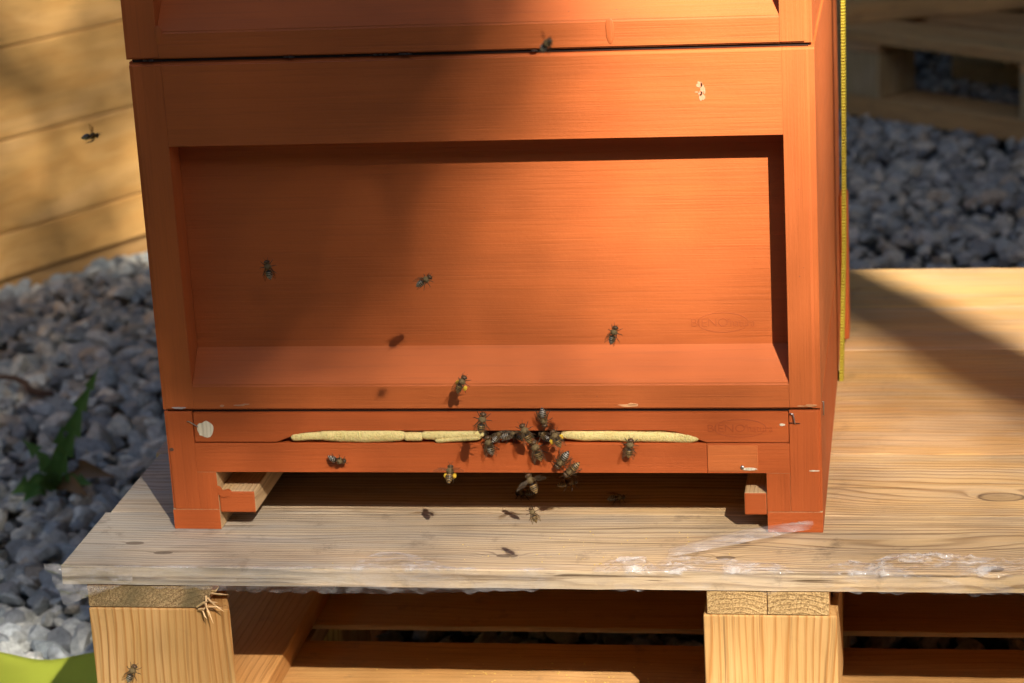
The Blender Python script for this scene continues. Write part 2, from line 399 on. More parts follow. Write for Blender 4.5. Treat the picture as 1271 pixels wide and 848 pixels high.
# stringers (run back under the deck), left one with a broken right corner
mb = MB().prism([(-.2985, -.0335), (-.2125, -.0335), (-.2035, -.0265), (-.2005, -.0155), (-.2985, -.0155)], YF + .0015, YB - .002, bev=.0005)
put('stringer', slotted(mb, lambda n: n.y < -.7), [E_L, W_STR], pallet)
put('stringer', slotted(MB().box(.1685, .2118, YF + .0015, YB - .002, -.0338, -.0155, .0007), lambda n: n.y < -.7), [E_R, W_STR], pallet)
put('stringer', slotted(MB().box(.2123, .2565, YF + .001, YB - .002, -.0335, -.0155, .0007), lambda n: n.y < -.7), [E_R, W_STR], pallet)
put('stringer', MB().box(.6200, .7150, YF + .001, YB - .002, -.0335, -.0155, .0007), W_STR, pallet)
for bx0, bx1, k in ((-.2990, -.1885, 0), (.1655, .2620, 1), (.6150, .7250, 0)):
    for j, by0 in enumerate((YF, .255, .60)):
        b = MB().box(bx0, bx1, by0 + (.001 if j == 0 else 0), by0 + .118, -.1236, -.0342, .0018, seg=3)
        if bx0 < 0: b.v = [(x - (.040 * (y - by0) / .118 if x > -.25 else 0), y, z) for x, y, z in b.v]   # cut askew, its right side turns away
        put('block', b, W_BLOCK[k], pallet)
put('stringer', MB().box(.2575, .2608, YF + .035, YB - .01, -.0335, -.0155, .0004), W_STR, pallet)
for rx0, rx1 in ((-.297, -.184), (.163, .258), (.62, .72)):
    put('runner', MB().box(rx0, rx1, YF + .006, YB, -.1440, -.1240, .0012), W_RUN, pallet)
# splinters at the broken corner of the left stringer
W_SPL = flat_mat('torn_wood', (.72, .46, .22), .8)
spl = [((-.201, -.079, -.020), (-.178, -.094, -.015)), ((-.204, -.079, -.024), (-.190, -.090, -.024)), ((-.203, -.079, -.026), (-.186, -.086, -.035)), ((-.207, -.079, -.028), (-.196, -.090, -.046)),
       ((-.205, -.079, -.022), (-.200, -.092, -.040)), ((-.213, -.079, -.031), (-.196, -.088, -.020)), ((-.206, -.079, -.031), (-.187, -.084, -.030)), ((-.209, -.079, -.033), (-.203, -.085, -.041)), ((-.20, -.079, -.018), (-.190, -.086, -.010)), ((-.212, -.079, -.033), (-.199, -.083, -.026))]
for a, b in spl:
    a = Vector(a); b = a.lerp(Vector(b), .72); m = (a + b) / 2 + Vector((random.uniform(-.001, .001), -.001, random.uniform(-.0015, .0015)))
    put('splinter', MB().tube([a, m, b], [.0008, .0007, .0001], 4, smooth=False), W_SPL, pallet)

# lower pallet
low = empty('pallet', (.214, .32, G), 'shaded lower wooden pallet lying on the gravel beneath the upper one', 'pallet', 'two pallets stacked beneath the beehive')
W_LOW = [wood('lower_deck_wood_%s' % n, (.50, .26, .085), (.34, .15, .045), f=f_, seed=s_, contrast=.35, dirt=.6) for n, f_, s_ in (('a', 130, 2), ('b', 150, 9), ('c', 140, 14))]
for i, (a, b) in enumerate(((-.085, .1140), (.1475, .262), (.295, .41), (.445, .56), (.59, .71))):
    deck_board(XL + .012, XR, a, b, -.1600 if i == 0 else -.1490, -.1445, W_LOW[i % 3], low, seed=20 + i)
for sx0, sx1 in ((-.30, -.19), (.150, .255), (.61, .72)):
    put('stringer', MB().box(sx0, sx1, -.08, .705, -.180, -.1605, .001), W_STR, low)
    for by0 in (-.08, .26, .59): put('block', MB().box(sx0, sx1, by0, by0 + .11, G + .012, -.1805, .0015), W_BLOCK[1], low)
    put('runner', MB().box(sx0, sx1, -.08, .705, G - .008, G + .0115, .001), W_RUN, low)

# ------------------------------------------------------------------ hive floor
ZF, ZB0 = .0958, .0975
fl = empty('hive_floor', (0, .25, 0), 'terracotta painted hive floor with slotted entrance, bottom section standing on the pallet', 'beehive section')
DEP = .50
TH = .0235
# outer side boards with the front post grain upright
put('side_board', sbox(.2265, .25, 0, DEP, .0164, ZF, lambda c, d: c.x > .249 and c.y < .01 and abs(d.z) > .9, .0022), PF_V, fl)
put('side_board', sbox(-.25, -.2277, 0, DEP, .0164, ZF, lambda c, d: c.x < -.249 and c.y < .01 and abs(d.z) > .9, .0022), PF_V, fl)
put('runner', slotted(MB().box(.2090, .25, 0, DEP, 0, .0162, .0004), lambda n: n.y < -.5 or n.x > .5), [PF_H, RAW], fl)
put('runner', slotted(MB().box(-.25, -.2125, 0, DEP, 0, .0162, .0004), lambda n: n.y < -.5 or n.x < -.5), [PF_H, RAW], fl)
put('inner_rail', slotted(MB().box(.2090, .2264, .0001, DEP, .0164, .0469, .0002), lambda n: n.y < -.5), [PF_V, RAW], fl)
put('inner_rail', slotted(MB().box(-.2276, -.2125, .0001, DEP, .0164, .0469, .0002), lambda n: n.y < -.5), [PF_V, RAW], fl)
put('ledge', slotted(MB().box(.1920, .2087, .0006, DEP - .02, .0137, .0312, .0012), lambda n: n.y < -.5), [PF_H, RAW], fl)
put('ledge', slotted(MB().box(-.2122, -.1838, .0006, DEP - .02, .0137, .0312, .0012), lambda n: n.y < -.5), [PF_H, RAW], fl)
# small run of paint over the left ledge
put('paint_run', MB().add(*(lambda pts: ([(x, -.0004, z) for x, z in pts] + [(x, .0012, z) for x, z in pts], [tuple(range(len(pts)))] + [(i, i + len(pts), (i + 1) % len(pts) + len(pts), (i + 1) % len(pts)) for i in range(len(pts))]))
    ([(-.2125, .0355), (-.2105, .0345), (-.2090, .0320), (-.2040, .0330), (-.2020, .0310), (-.2035, .0280), (-.2070, .0265), (-.2105, .0270), (-.2125, .0290)])), PF_H, fl)
# front rail under the slot
put('front_rail', slotted(MB().box(-.2276, .1653, 0, .022, .0470, .0703, .0004), lambda n: n.y < .5), [PF_H, PF_H], fl)
put('front_rail', MB().box(.1655, .2264, 0, .022, .0470, .0703, .0003), PF_H, fl)
put('repair_patch', MB().box(.1660, .2030, -.0003, .004, .0482, .0690, .0003), P_PATCH, fl, label='brighter orange square patch let into the front rail')
put('floor_panel', MB().box(-.2285, .2285, .0225, DEP - .001, .0480, .0560, .0005), RAWX, fl)
put('back_rail', MB().box(-.2285, .2285, DEP - .02, DEP - .0005, .0570, ZF, .0008), PF_H, fl)
# entrance block with the arched slot along its lower edge
arch = [(-.1628, .0712), (-.1560, .0738), (-.1485, .0765), (-.1400, .0787), (-.1262, .0802), (.1345, .0802), (.1430, .0790), (.1494, .0768), (.1570, .0738), (.1652, .0709)]
poly = [(-.2271, .0712)] + arch + [(.2260, .0707), (.2261, .0945), (-.2268, .0950)]
mb = MB().prism(poly, .0004, .020, bev=.0005)
eb = put('entrance_block', mb, PF_H, fl)
# bare wood where paint has flaked off the block
def blob(cx_, cz_, rx, rz, y0, th, n=22, seed=0, rag=.3, face='y'):
    pts = []
    for i in range(n):
        a = 2 * math.pi * i / n; r = 1 + rag * mnoise.noise(Vector((math.cos(a) * 1.4, math.sin(a) * 1.4, seed)))+ rag * .4 * mnoise.noise(Vector((math.cos(a) * 5, math.sin(a) * 5, seed)))
        pts.append((cx_ + rx * r * math.cos(a), cz_ + rz * r * math.sin(a)))
    return MB().prism(pts, y0 - th, y0 + .0006, axis='y')
CHIP = wood('chipped_bare_wood', (.80, .70, .52), (.55, .42, .25), f=500, grain='z', contrast=.4, dirt=.1)
put('bare_patch', blob(-.2180, .0822, .0068, .0062, .0004, .0003, seed=3), CHIP, eb, label='pale bare wood where the paint has flaked off')
put('bare_patch', blob(.2215, .0850, .0022, .0009, .0004, .0003, seed=8), CHIP, eb)
WIRE = NT('steel_wire'); WIRE = WIRE.fin(WIRE.bsdf((.5, .48, .45), .35, None, .5, Metallic=1.0))
put('staple', MB().tube([(.2272, .0005, .0935), (.2275, -.0014, .0945), (.2298, -.0016, .0935), (.2308, -.0014, .0870), (.2312, .0008, .0850)], .00045, 6), WIRE, fl)
put('staple', MB().tube([(.2345, .0005, .0862), (.2345, -.0006, .0862), (.2270, -.0006, .0868), (.2270, .0005, .0868)], .00028, 5), DARKGAP, fl)
put('staple', MB().tube([(.2495, .028, .083), (.2508, .028, .083), (.2508, .028, .0935), (.2495, .028, .0935)], .0005, 6), WIRE, fl)
put('staple', MB().tube([(-.2325, .0006, .0880), (-.2300, -.001, .0885), (-.2260, -.001, .0860), (-.2235, .0004, .0835)], .0004, 5), WIRE, fl)
put('nail_head', MB().tube([(.1914, .002, .0518), (.1914, -.0010, .0518)], .0014, 12), WIRE, fl)
put('bare_patch', blob(.1965, .0505, .0055, .0010, -.0005, .0003, seed=5), CHIP, fl)
put('knot', blob(-.2462, .0654, .0018, .0014, -.0000, .0002, seed=6, rag=.15), flat_mat('painted_knot', (.11, .05, .03), .6), fl)
put('bare_patch', blob(.2440, .0490, .0035, .0005, 0, .0003, seed=9), CHIP, fl)

# ------------------------------------------------------------------ hive boxes
LOGO_M = paint('terracotta_relief_shade', (.38, .085, .018), 'x')  # hive paint darkened, shading of the letters put into the colour
def text_mesh(s, size, fill):
    cu = bpy.data.curves.new('lettering', 'FONT'); cu.body = s; cu.size = size; cu.resolution_u = 3
    cu.fill_mode = 'BOTH'; cu.extrude = fill / 1; cu.offset = -size * .010; cu.align_x = 'LEFT'; cu.space_character = .96
    o = bpy.data.objects.new('lettering', cu); COL.objects.link(o); bpy.context.view_layer.update()
    me = bpy.data.meshes.new_from_object(o.evaluated_get(bpy.context.evaluated_depsgraph_get()))
    V = [tuple(v.co) for v in me.vertices]; F = [tuple(p.vertices) for p in me.polygons]
    bpy.data.objects.remove(o); bpy.data.curves.remove(cu); bpy.data.meshes.remove(me)
    return V, F
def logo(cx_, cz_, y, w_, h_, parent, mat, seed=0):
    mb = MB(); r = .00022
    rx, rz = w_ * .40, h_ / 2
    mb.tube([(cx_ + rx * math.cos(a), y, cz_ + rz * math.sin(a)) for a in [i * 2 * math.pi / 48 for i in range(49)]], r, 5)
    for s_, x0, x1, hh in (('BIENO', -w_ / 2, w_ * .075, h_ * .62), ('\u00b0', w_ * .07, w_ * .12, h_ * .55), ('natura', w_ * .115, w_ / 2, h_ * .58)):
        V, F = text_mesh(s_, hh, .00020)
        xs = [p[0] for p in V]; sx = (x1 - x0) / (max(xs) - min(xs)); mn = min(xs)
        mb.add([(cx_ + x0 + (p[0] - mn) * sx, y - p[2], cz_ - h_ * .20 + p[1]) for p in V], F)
    # low raised lettering; its darker paint stands in for relief shading
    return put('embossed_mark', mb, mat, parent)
def rail_prism(parent, x0, x1, z0, z1, slant_z, y1, mat):
    # bottom rail: the upper face slopes back and up from z1 (front) to slant_z (at depth y1)
    pts = [(0, z0), (0, z1), (y1, slant_z), (y1, z0)]
    mb = MB(); b = bmesh.new()
    v0 = [b.verts.new((x0, p[0], p[1])) for p in pts]; v1 = [b.verts.new((x1, p[0], p[1])) for p in pts]
    b.faces.new(v0); b.faces.new(v1[::-1])
    for i in range(4): b.faces.new((v0[i], v1[i], v1[(i + 1) % 4], v0[(i + 1) % 4]))
    bmesh.ops.recalc_face_normals(b, faces=list(b.faces))
    bmesh.ops.bevel(b, geom=[e for e in b.edges if abs(e.verts[0].co.x - e.verts[1].co.x) > .01 and e.verts[0].co.y < .001], offset=.0011, segments=3, affect='EDGES')
    mb.bm(b); return put('bottom_rail', mb, mat, parent)
def hive_box(zb, label, h=.269, dx=0, inset=0):
    hb = empty('hive_box', (dx, .25 + inset, zb), label, 'beehive section', 'stacked beehive sections')
    x0, x1 = -.25 + dx, .25 + dx; yy = inset
    a, c = -.2252 + dx, .2272 + dx
    def stile(u0, u1, left):
        outer = u0 if left else u1
        b = bmesh.new(); bmesh.ops.create_cube(b, size=1)
        for v in b.verts: v.co = Vector(((u0 + u1) / 2 + v.co.x * (u1 - u0), yy + .0275 + v.co.y * .055, zb + h / 2 + v.co.z * h))
        top = [e for e in b.edges if all(v.co.y < yy + .001 and v.co.z > zb + .1 for v in e.verts)]
        bmesh.ops.bevel(b, geom=top, offset=.0030, segments=3, affect='EDGES')
        low_ = [e for e in b.edges if all(v.co.y < yy + .001 and v.co.z < zb + .1 for v in e.verts)]
        bmesh.ops.bevel(b, geom=low_, offset=.0012, segments=2, affect='EDGES')
        ed = [e for e in b.edges if abs(e.verts[0].co.z - e.verts[1].co.z) > .1 and all(abs(v.co.x - outer) < 1e-5 and v.co.y < yy + .001 for v in e.verts)]
        bmesh.ops.bevel(b, geom=ed, offset=.0055 if not left else .003, segments=5, affect='EDGES')
        mb = MB().bm(b); return put('stile', mb, P_V, hb)
    stile(x0, a, True); stile(c, x1, False)
    mb = sbox(a + .0001, c - .0001, yy, yy + .055, zb + .2055, zb + h, lambda q, d: q.y < yy + .001 and q.z > zb + .26 and abs(d.x) > .9, .0030, .0002, 3)
    put('top_rail', mb, P_H, hb)
    pts_dy = .0245
    r = rail_prism(hb, a + .0002, c - .0002, zb, zb + .0195, zb + .0440, pts_dy, P_H)
    r.location.y += yy
    put('front_panel', MB().box(a + .0002, c - .0002, yy + .0235, yy + .045, zb + .001, zb + .2054, 0), P_H, hb)
    put('side_wall', MB().box(x1 - .022, x1 - .0001, yy + .0552, .50, zb, zb + h, .0012), P_D, hb)
    put('side_wall', MB().box(x0 + .0001, x0 + .022, yy + .0552, .50, zb, zb + h, .0012), P_D, hb)
    put('back_wall', MB().box(x0 + .0225, x1 - .0225, .478, .4995, zb, zb + h, .0012), P_H, hb)
    return hb
hb1 = hive_box(.0975, 'terracotta hive box with recessed front panel fully in view, above the entrance slot')
hb2 = hive_box(.3688, 'topmost terracotta hive box, cut off by the upper edge of the picture', dx=-.0010, inset=-.0008)
put('lid', MB().box(-.256, .254, -.006, .506, .6382, .668, .002), P_H, hb2)
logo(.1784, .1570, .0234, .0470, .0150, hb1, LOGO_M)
logo(.1905, .0822, .0003, .0480, .0138, eb, paint('red_relief_shade', (.36, .070, .013), 'x'))  # floor paint darkened for letter shading
# scuffs, chips and runs of paint
WHITE = flat_mat('dried_white_stain', (.58, .23, .12), .7, var=.4, nscale=900)
SM = hb1
def stain(parts, y, parent, name, mat, lab=None):
    mb = MB()
    for (cx_, cz_, rx, rz, sd) in parts:
        q = blob(cx_, cz_, rx, rz, y, .00025, seed=sd, rag=.5); mb.add(q.v, q.f)
    return put(name, mb, mat, parent, label=lab)
stain([(.1688, .3405, .0022, .0022, 1), (.1705, .3375, .0013, .0040, 2), (.1690, .3345, .0016, .0016, 3), (.1700, .3315, .0020, .0028, 4), (.1668, .3352, .0018, .0004, 5), (.1722, .3360, .0007, .0022, 6)], 0, hb1, 'scuff', WHITE, 'small pale scuff on the top rail')
stain([(.1085, .1004, .0068, .0011, 7), (.1110, .1012, .0035, .0009, 9)], 0, hb1, 'scuff', flat_mat('worn_orange', (.72, .36, .16), .6))
stain([(-.2375, .0992, .0052, .0009, 11)], 0, hb1, 'scuff', flat_mat('worn_grey', (.42, .33, .30), .7))
stain([(-.2030, .1008, .0016, .0009, 12), (-.1890, .1012, .0050, .0006, 13), (-.1840, .1020, .0030, .0004, 14)], 0, hb1, 'scuff', flat_mat('worn_brown', (.45, .22, .12), .6))
stain([(.2420, .1000, .0045, .0009, 15), (.2360, .0996, .0030, .0006, 16)], 0, hb1, 'scuff', flat_mat('worn_tan', (.50, .22, .09), .6))
def drip(x, z0, z1, r, parent, mat):
    b = bmesh.new(); bmesh.ops.create_uvsphere(b, u_segments=14, v_segments=10, radius=1)
    for v in b.verts:
        tz = (v.co.z + 1) / 2
        v.co = Vector((x + v.co.x * r * (1.0 + .9 * max(0, tz - .55)), -.0008 + v.co.y * .0007, z0 + (z1 - z0) * tz))
    return put('paint_run', MB().bm(b, 0, True), mat, parent)
drip(.1066, .3712, .3900, .0030, hb2, P_V)
drip(-.2245, .3800, .3935, .0028, hb2, P_V)
# propolis crumbs along the joint between the two boxes
CR = flat_mat('dark_propolis', (.035, .02, .015), .6)
mb = MB()
for k in range(26):
    x = random.choice((-.238, -.232, -.13, -.126, -.045, -.06, -.09, .05)) + random.gauss(0, .004)
    b = bmesh.new(); bmesh.ops.create_icosphere(b, subdivisions=1, radius=random.uniform(.0007, .0017))
    for v in b.verts: v.co = Vector((v.co.x * random.uniform(1, 1.8) + x, v.co.y + .0006, v.co.z * .7 + .3678))
    put('propolis', MB().bm(b), CR, hb1)
put('joint_shade_strip', MB().box(-.247, .246, .0022, .49, .3664, .3690, 0), DARKGAP, hb1)  # dark strip drawn as the shade of the open joint
put('joint_shade_strip', MB().box(-.247, .247, .0030, .49, .0952, .0976, 0), DARKGAP, fl)  # same dark shade strip for the lower joint
# batten near the back of the right side
put('side_batten', MB().box(.2502, .2578, .468, .4985, .004, .140, .003, seg=3), PF_V, fl)

# strap round the hive
def strap():
    YS = .372; W2 = .0125; th = .0017
    path = [(.2515, -.0001), (.2532, .05), (.2556, .12), (.2572, .25), (.2585, .40), (.2590, .55), (.2585, .664), (.2555, .6705), (.24, .6706), (0, .6706), (-.24, .6706), (-.2565, .6705), (-.2590, .664), (-.2590, .4), (-.2560, .1), (-.2520, .0005)]
    # densify
    pts = []
    for (a, b) in zip(path, path[1:]):
        n = max(1, int(math.hypot(b[0] - a[0], b[1] - a[1]) / .0016))
        for i in range(n): pts.append((a[0] + (b[0] - a[0]) * i / n, a[1] + (b[1] - a[1]) * i / n))
    pts.append(path[-1]); V = []; F = []
    for i, (x, z) in enumerate(pts):
        p0 = pts[max(0, i - 2)]; p1 = pts[min(len(pts) - 1, i + 2)]; d = Vector((p1[0] - p0[0], p1[1] - p0[1])).normalized(); nx, nz = d.y, -d.x
        rib = .00025 if i % 2 else 0
        for (o, yy) in ((0, -W2 - rib), (th * 1.7 + rib, -W2 - rib), (th * 2.2 + rib, -W2 * .7), (th, 0), (th, W2 + rib), (0, W2 + rib)):
            V.append((x + nx * o, YS + yy, z + nz * o))
    for i in range(len(pts) - 1):
        for k in range(6): F.append((i * 6 + k, i * 6 + (k + 1) % 6, (i + 1) * 6 + (k + 1) % 6, (i + 1) * 6 + k))
    t = NT('yellow_webbing'); c = t.coord(); s = t.sep(c)
    wv = t.math('SINE', t.mul(s[2], 2400)); n = t.noise(c, 120, 3)
    col = t.mix(n, (.36, .28, .018), (.47, .37, .03)); col = t.mix(t.vramp(wv, [(.0, .25), (.7, 0)]), col, (.35, .26, .01))
    m = t.fin(t.bsdf(col, .6, t.bump(wv, .0004, .8), .3))
    o = put('strap', MB().add(V, F), m); tag(o, 'yellow ribbed webbing strap running down the right side of the hive', 'strap')
strap()

# ------------------------------------------------------------------ foam stuffed in the entrance slot
def foam_mat():
    t = NT('yellow_foam'); c = t.coord(); n = t.noise(c, 700, 2, .6); n2 = t.noise(c, 90, 3)
    col = t.mix(n2, (.68, .48, .17), (.82, .62, .27)); col = t.mix(t.vramp(n, [(.34, .35), (.48, 0)]), col, (.38, .25, .08))
    return t.fin(t.bsdf(col, .9, t.bump(n, .0010, 1), .15, Subsurface_Weight=.15))
FOAM = foam_mat()
def foam(x0, x1, zc0, zc1, hh, label, seed, tilt=0, bulge=.003, droop=0, split=False):
    nx = max(24, int((x1 - x0) / .0009)); nr = 22; V = []; F = []
    for i in range(nx + 1):
        u = i / nx; x = x0 + (x1 - x0) * u
        env = min(1, (1 - abs(2 * u - 1) ** 12)) ** .5 if 0 < u < 1 else .02
        env = max(env, .05)
        zc = zc0 + (zc1 - zc0) * u + .0005 * mnoise.noise(Vector((x * 60, seed, 0))); h = hh * 1.14 * env * (1 + .16 * mnoise.noise(Vector((x * 70, seed, 4))))
        yc = .0068; b = (.006 + bulge * .55 * env)
        for k in range(nr):
            a = 2 * math.pi * k / nr; ca, sa = math.cos(a), math.sin(a)
            rr = 1 + .05 * mnoise.noise(Vector((x * 500, ca * 3, sa * 3 + seed)))
            z = zc + h * math.copysign(abs(sa) ** .8, sa) * rr - droop * (4 * u * (1 - u)) * (sa < 0) * abs(sa)
            y = yc - b * math.copysign(abs(ca) ** .7, ca) * rr
            if ca > 0 and sa < 0: y -= 0
            V.append((x, y, z))
    for i in range(nx):
        for k in range(nr): F.append((i * nr + k, i * nr + (k + 1) % nr, (i + 1) * nr + (k + 1) % nr, (i + 1) * nr + k))
    F.append(tuple(range(nr))); F.append(tuple(nx * nr + k for k in range(nr))[::-1])
    o = put('foam_strip', MB().add(V, F, 0, True), FOAM); return tag(o, label, 'foam', 'foam pieces stuffed into the entrance slot')
foam(-.1515, -.1225, .0748, .0762, .0034, 'short yellow foam stub at the far left end of the entrance slot', 1)
foam(-.1300, -.0620, .0762, .0762, .0043, 'long plump yellow foam piece that sags below the left half of the slot', 2, droop=.0014, bulge=.0035)
foam(-.0635, -.0490, .0748, .0750, .0034, 'smallest yellow foam nub wedged between two longer pieces left of the bees', 3)
foam(-.0505, -.0020, .0762, .0768, .0036, 'yellow foam roll lying slanted over another just left of the bees', 4)
foam(-.0400, -.0040, .0726, .0752, .0026, 'thin yellow foam sliver tucked under the slanted roll left of the bees', 5, bulge=.0034)
foam(.0560, .1600, .0765, .0740, .0042, 'longest yellow foam piece filling the slot right of the bees', 6, bulge=.002)
put('slot_shade_sheet', MB().box(-.17, .17, .0145, .0155, .0702, .082, 0), DARKGAP, fl)  # dark sheet standing in for the shade inside the slot

# ------------------------------------------------------------------ plastic film stuck along the front edge of the deck
def film_mat(name='clear_film', lo=.05, hi=.42):
    t = NT(name); c = t.coord(); n = t.noise(t.vscale(c, (40, 90, 90)), 1, 3, .5, 1.5); n2 = t.noise(t.vscale(c, (45, 110, 110)), 1, 4, .6, .6)
    fd = t.n('ShaderNodeAttribute', attribute_name='fade').outputs['Fac']
    tr = t.n('ShaderNodeBsdfTransparent'); tr.inputs[0].default_value = (.98, .97, .96, 1)
    pr = t.bsdf((.70, .66, .63), .12, t.bump(n, .0022, 1), .6)
    f = t.mul(t.add(t.vramp(n2, [(.42, lo), (.66, hi)]), 0.0), t.math('MULTIPLY', fd, 1.0, clamp=True))
    mx = t.n('ShaderNodeMixShader'); t.set(mx.inputs[0], f); t.t.links.new(tr.outputs[0], mx.inputs[1]); t.t.links.new(pr, mx.inputs[2])
    return t.fin(mx.outputs[0])
FILM = film_mat(); MILKY = film_mat('milky_film', .02, .50)
def put_film(V, F, fade, mat, label):
    o = put('plastic_film', MB().add(V, F, 0, True), mat)
    at = o.data.color_attributes.new('fade', 'FLOAT_COLOR', 'POINT'); at.data.foreach_set('color', np.repeat(np.array(fade, dtype=np.float32), 4))
    return tag(o, label, 'plastic film', 'scraps of clear film along the front edge of the pallet')
def film(x0, x1, top, wr, label, seed, drop=-.0150, bend=True, hang=.0, mat=None, fr=.35):
    # top(u): how far back over the deck the film reaches; then it folds over the front edge; both ends taper away raggedly
    nx = int((x1 - x0) / .0009); ns = 34; V = []; F = []; FD = []
    for i in range(nx + 1):
        u = i / nx; x = x0 + (x1 - x0) * u; e = min(1, max(0, min(u, 1 - u) * (x1 - x0) / .014)) ** .6
        rag = .0030 * mnoise.noise(Vector((x * 75, seed, 0))) + .0012 * mnoise.noise(Vector((x * 330, seed, 0)))
        Lt = max(.0004, (top(u) - YF + rag) * (.25 + .75 * e)); dz = (drop - hang * (4 * u * (1 - u))) * (.45 + .55 * e) + .003 * mnoise.noise(Vector((x * 110, seed, 7))); Lf = max(.001, -dz)
        xs = .010 * mnoise.noise(Vector((seed * 3.1, u * 3, 1)))
        for k in range(ns + 1):
            s_ = k / ns * (Lt + Lf); g = s_ * 100
            rid = 1 - abs(mnoise.noise(Vector((x * 42 + g * .25, g * 1.3, seed)))) * 2.2
            wz = wr * (max(0, rid) ** 2.2 * .8 + .08 * abs(mnoise.noise(Vector((x * 160, g * 4, seed))))) * e * min(1, s_ / .003 + .1) + .0005
            if s_ < Lt: p = (x + xs * (Lt - s_) / .02, YF + Lt - s_, .0002 + wz)
            else: p = (x, YF - .0010 - wz * .5, -(s_ - Lt) + .0003)
            V.append(p); FD.append(min(1, .15 + e) * min(1, (k / ns) * 12 + .35) * (1 if s_ < Lt * 1.05 else fr))
    for i in range(nx):
        for k in range(ns): F.append((i * (ns + 1) + k, (i + 1) * (ns + 1) + k, (i + 1) * (ns + 1) + k + 1, i * (ns + 1) + k + 1))
    return put_film(V, F, FD, mat or FILM, label)
film(-.0935, -.015, lambda u: -.0455 - .026 * max(0, u - .35) / .65, .0010, 'clear film scrap with a milky rounded end on the left half of the deck edge', 1, hang=.0015, mat=MILKY)
film(.0860, .1370, lambda u: -.0530 - .014 * abs(2 * u - 1) ** 2, .0042, 'short crinkled shiny film scrap on the deck edge left of the middle block', 2, mat=MILKY, fr=.25)
film(.1330, .2330, lambda u: -.0450 - .020 * u, .0028, 'milky film scrap on the deck edge right above the middle block', 3, mat=MILKY, fr=.25)
film(.2500, .2930, lambda u: -.0590 + .006 * u, .0018, 'small dull film scrap at the deck edge just right of the middle block', 4, mat=MILKY, fr=.5)
film(.2790, .5200, lambda u: -.0480 + .006 * math.sin(u * 9), .0048, 'long glossy bunched film scrap along the right part of the deck edge', 5, mat=MILKY, fr=.30)
film(-.2750, .0600, lambda u: -.0745, .0008, 'narrow film strip hanging in a shallow curve below the left deck edge', 6, drop=-.0145, hang=.0050, fr=.45)
# twisted ribbon of film reaching up to the right foot
def ribbon():
    A = Vector((.139, -.0500, .002)); B = Vector((.2430, .0010, .0050)); V = []; F = []; n = 90; FD = []
    for i in range(n + 1):
        u = i / n; p = A.lerp(B, u) + Vector((0, -.010 * math.sin(u * 3.0) * .3, .0030 * math.sin(u * 3.1)))
        w_ = .0150 * (.55 + math.sin(min(1, u * 1.1) * 3.0) ** .6 * .7) if 0 < u < 1 else .0015
        for k in range(9):
            s_ = (k / 8 - .5) * 2; q = p + Vector((.12 * w_ * s_, .75 * w_ * s_, .0008 + .0032 * (1 - s_ * s_) + .0005 * mnoise.noise(Vector((u * 9, s_ * 2, 3)))))
            if q.y > -.0015 and q.x > .2085: q.y = -.0015 - .0006; q.z += .001
            V.append(q); FD.append(min(1, 7 * u + .2, 7 * (1 - u) + .15) * (.62 + .38 * abs(s_)) * 1.25)
    for i in range(n):
        for k in range(8): F.append((i * 9 + k, (i + 1) * 9 + k, (i + 1) * 9 + k + 1, i * 9 + k + 1))
    put_film(V, F, FD, film_mat('ribbon_film', .20, .42), 'twisted ribbon of milky film slanting up to the right foot of the hive')
ribbon()
def corner_film():
    V = []; F = []; nx, ns = 40, 26
    for i in range(nx + 1):
        u = i / nx
        for k in range(ns + 1):
            s_ = k / ns
            x = -.322 + .062 * u; z = .004 - .002 * u - (.034 - .022 * u) * s_
            x -= .006 * (1 - u) * (1 - s_) - .007 * (1 - u) * s_
            y = YF - .0025 + .005 * mnoise.noise(Vector((u * 5, s_ * 5, 2))) * (1 - u) - .002 + .0012 * mnoise.noise(Vector((u * 18, s_ * 18, 4)))
            V.append((x, y, z))
    for i in range(nx):
        for k in range(ns): F.append((i * (ns + 1) + k, (i + 1) * (ns + 1) + k, (i + 1) * (ns + 1) + k + 1, i * (ns + 1) + k + 1))
    put_film(V, F, [1.0] * len(V), film_mat('flap_film', .07, .34), 'loose crumpled film flap hanging at the left corner of the pallet')
corner_film()

# pollen crumbs fallen on the lower pallet and the deck
def pollen():
    mb = MB()
    def crumb(x, y, z, r):
        b = bmesh.new(); bmesh.ops.create_icosphere(b, subdivisions=1, radius=r)
        for v in b.verts: v.co = Vector((v.co.x + x, v.co.y + y, v.co.z * .7 + z + r * .5))
        mb.bm(b)
    for _ in range(260):
        x = random.gauss(.03, .075); y = random.gauss(.03, .03)
        if -.17 < x < .155 and -.08 < y < .11: crumb(x, y, -.1443, random.choice((.0003, .0004, .0005, .0007)))
    o = put('pollen', mb, flat_mat('pollen_yellow', (.66, .46, .10), .8)); tag(o, 'scattered yellow pollen crumbs on the lower pallet board', 'pollen', kind='stuff')
    mb2 = MB(); mb = mb2
    def crumb2(x, y, r):
        b = bmesh.new(); bmesh.ops.create_icosphere(b, subdivisions=1, radius=r)
        for v in b.verts: v.co = Vector((v.co.x + x, v.co.y + y, v.co.z * .7 + r * .6))
        mb2.bm(b)
    for _ in range(70): crumb2(random.gauss(.08, .06), random.uniform(-.07, .0), random.choice((.0003, .0004, .0006)))
    o = put('pollen', mb2, flat_mat('pollen_ochre', (.60, .42, .10), .8)); tag(o, 'a few pollen crumbs on the sunny front deck board', 'pollen', kind='stuff')
pollen()

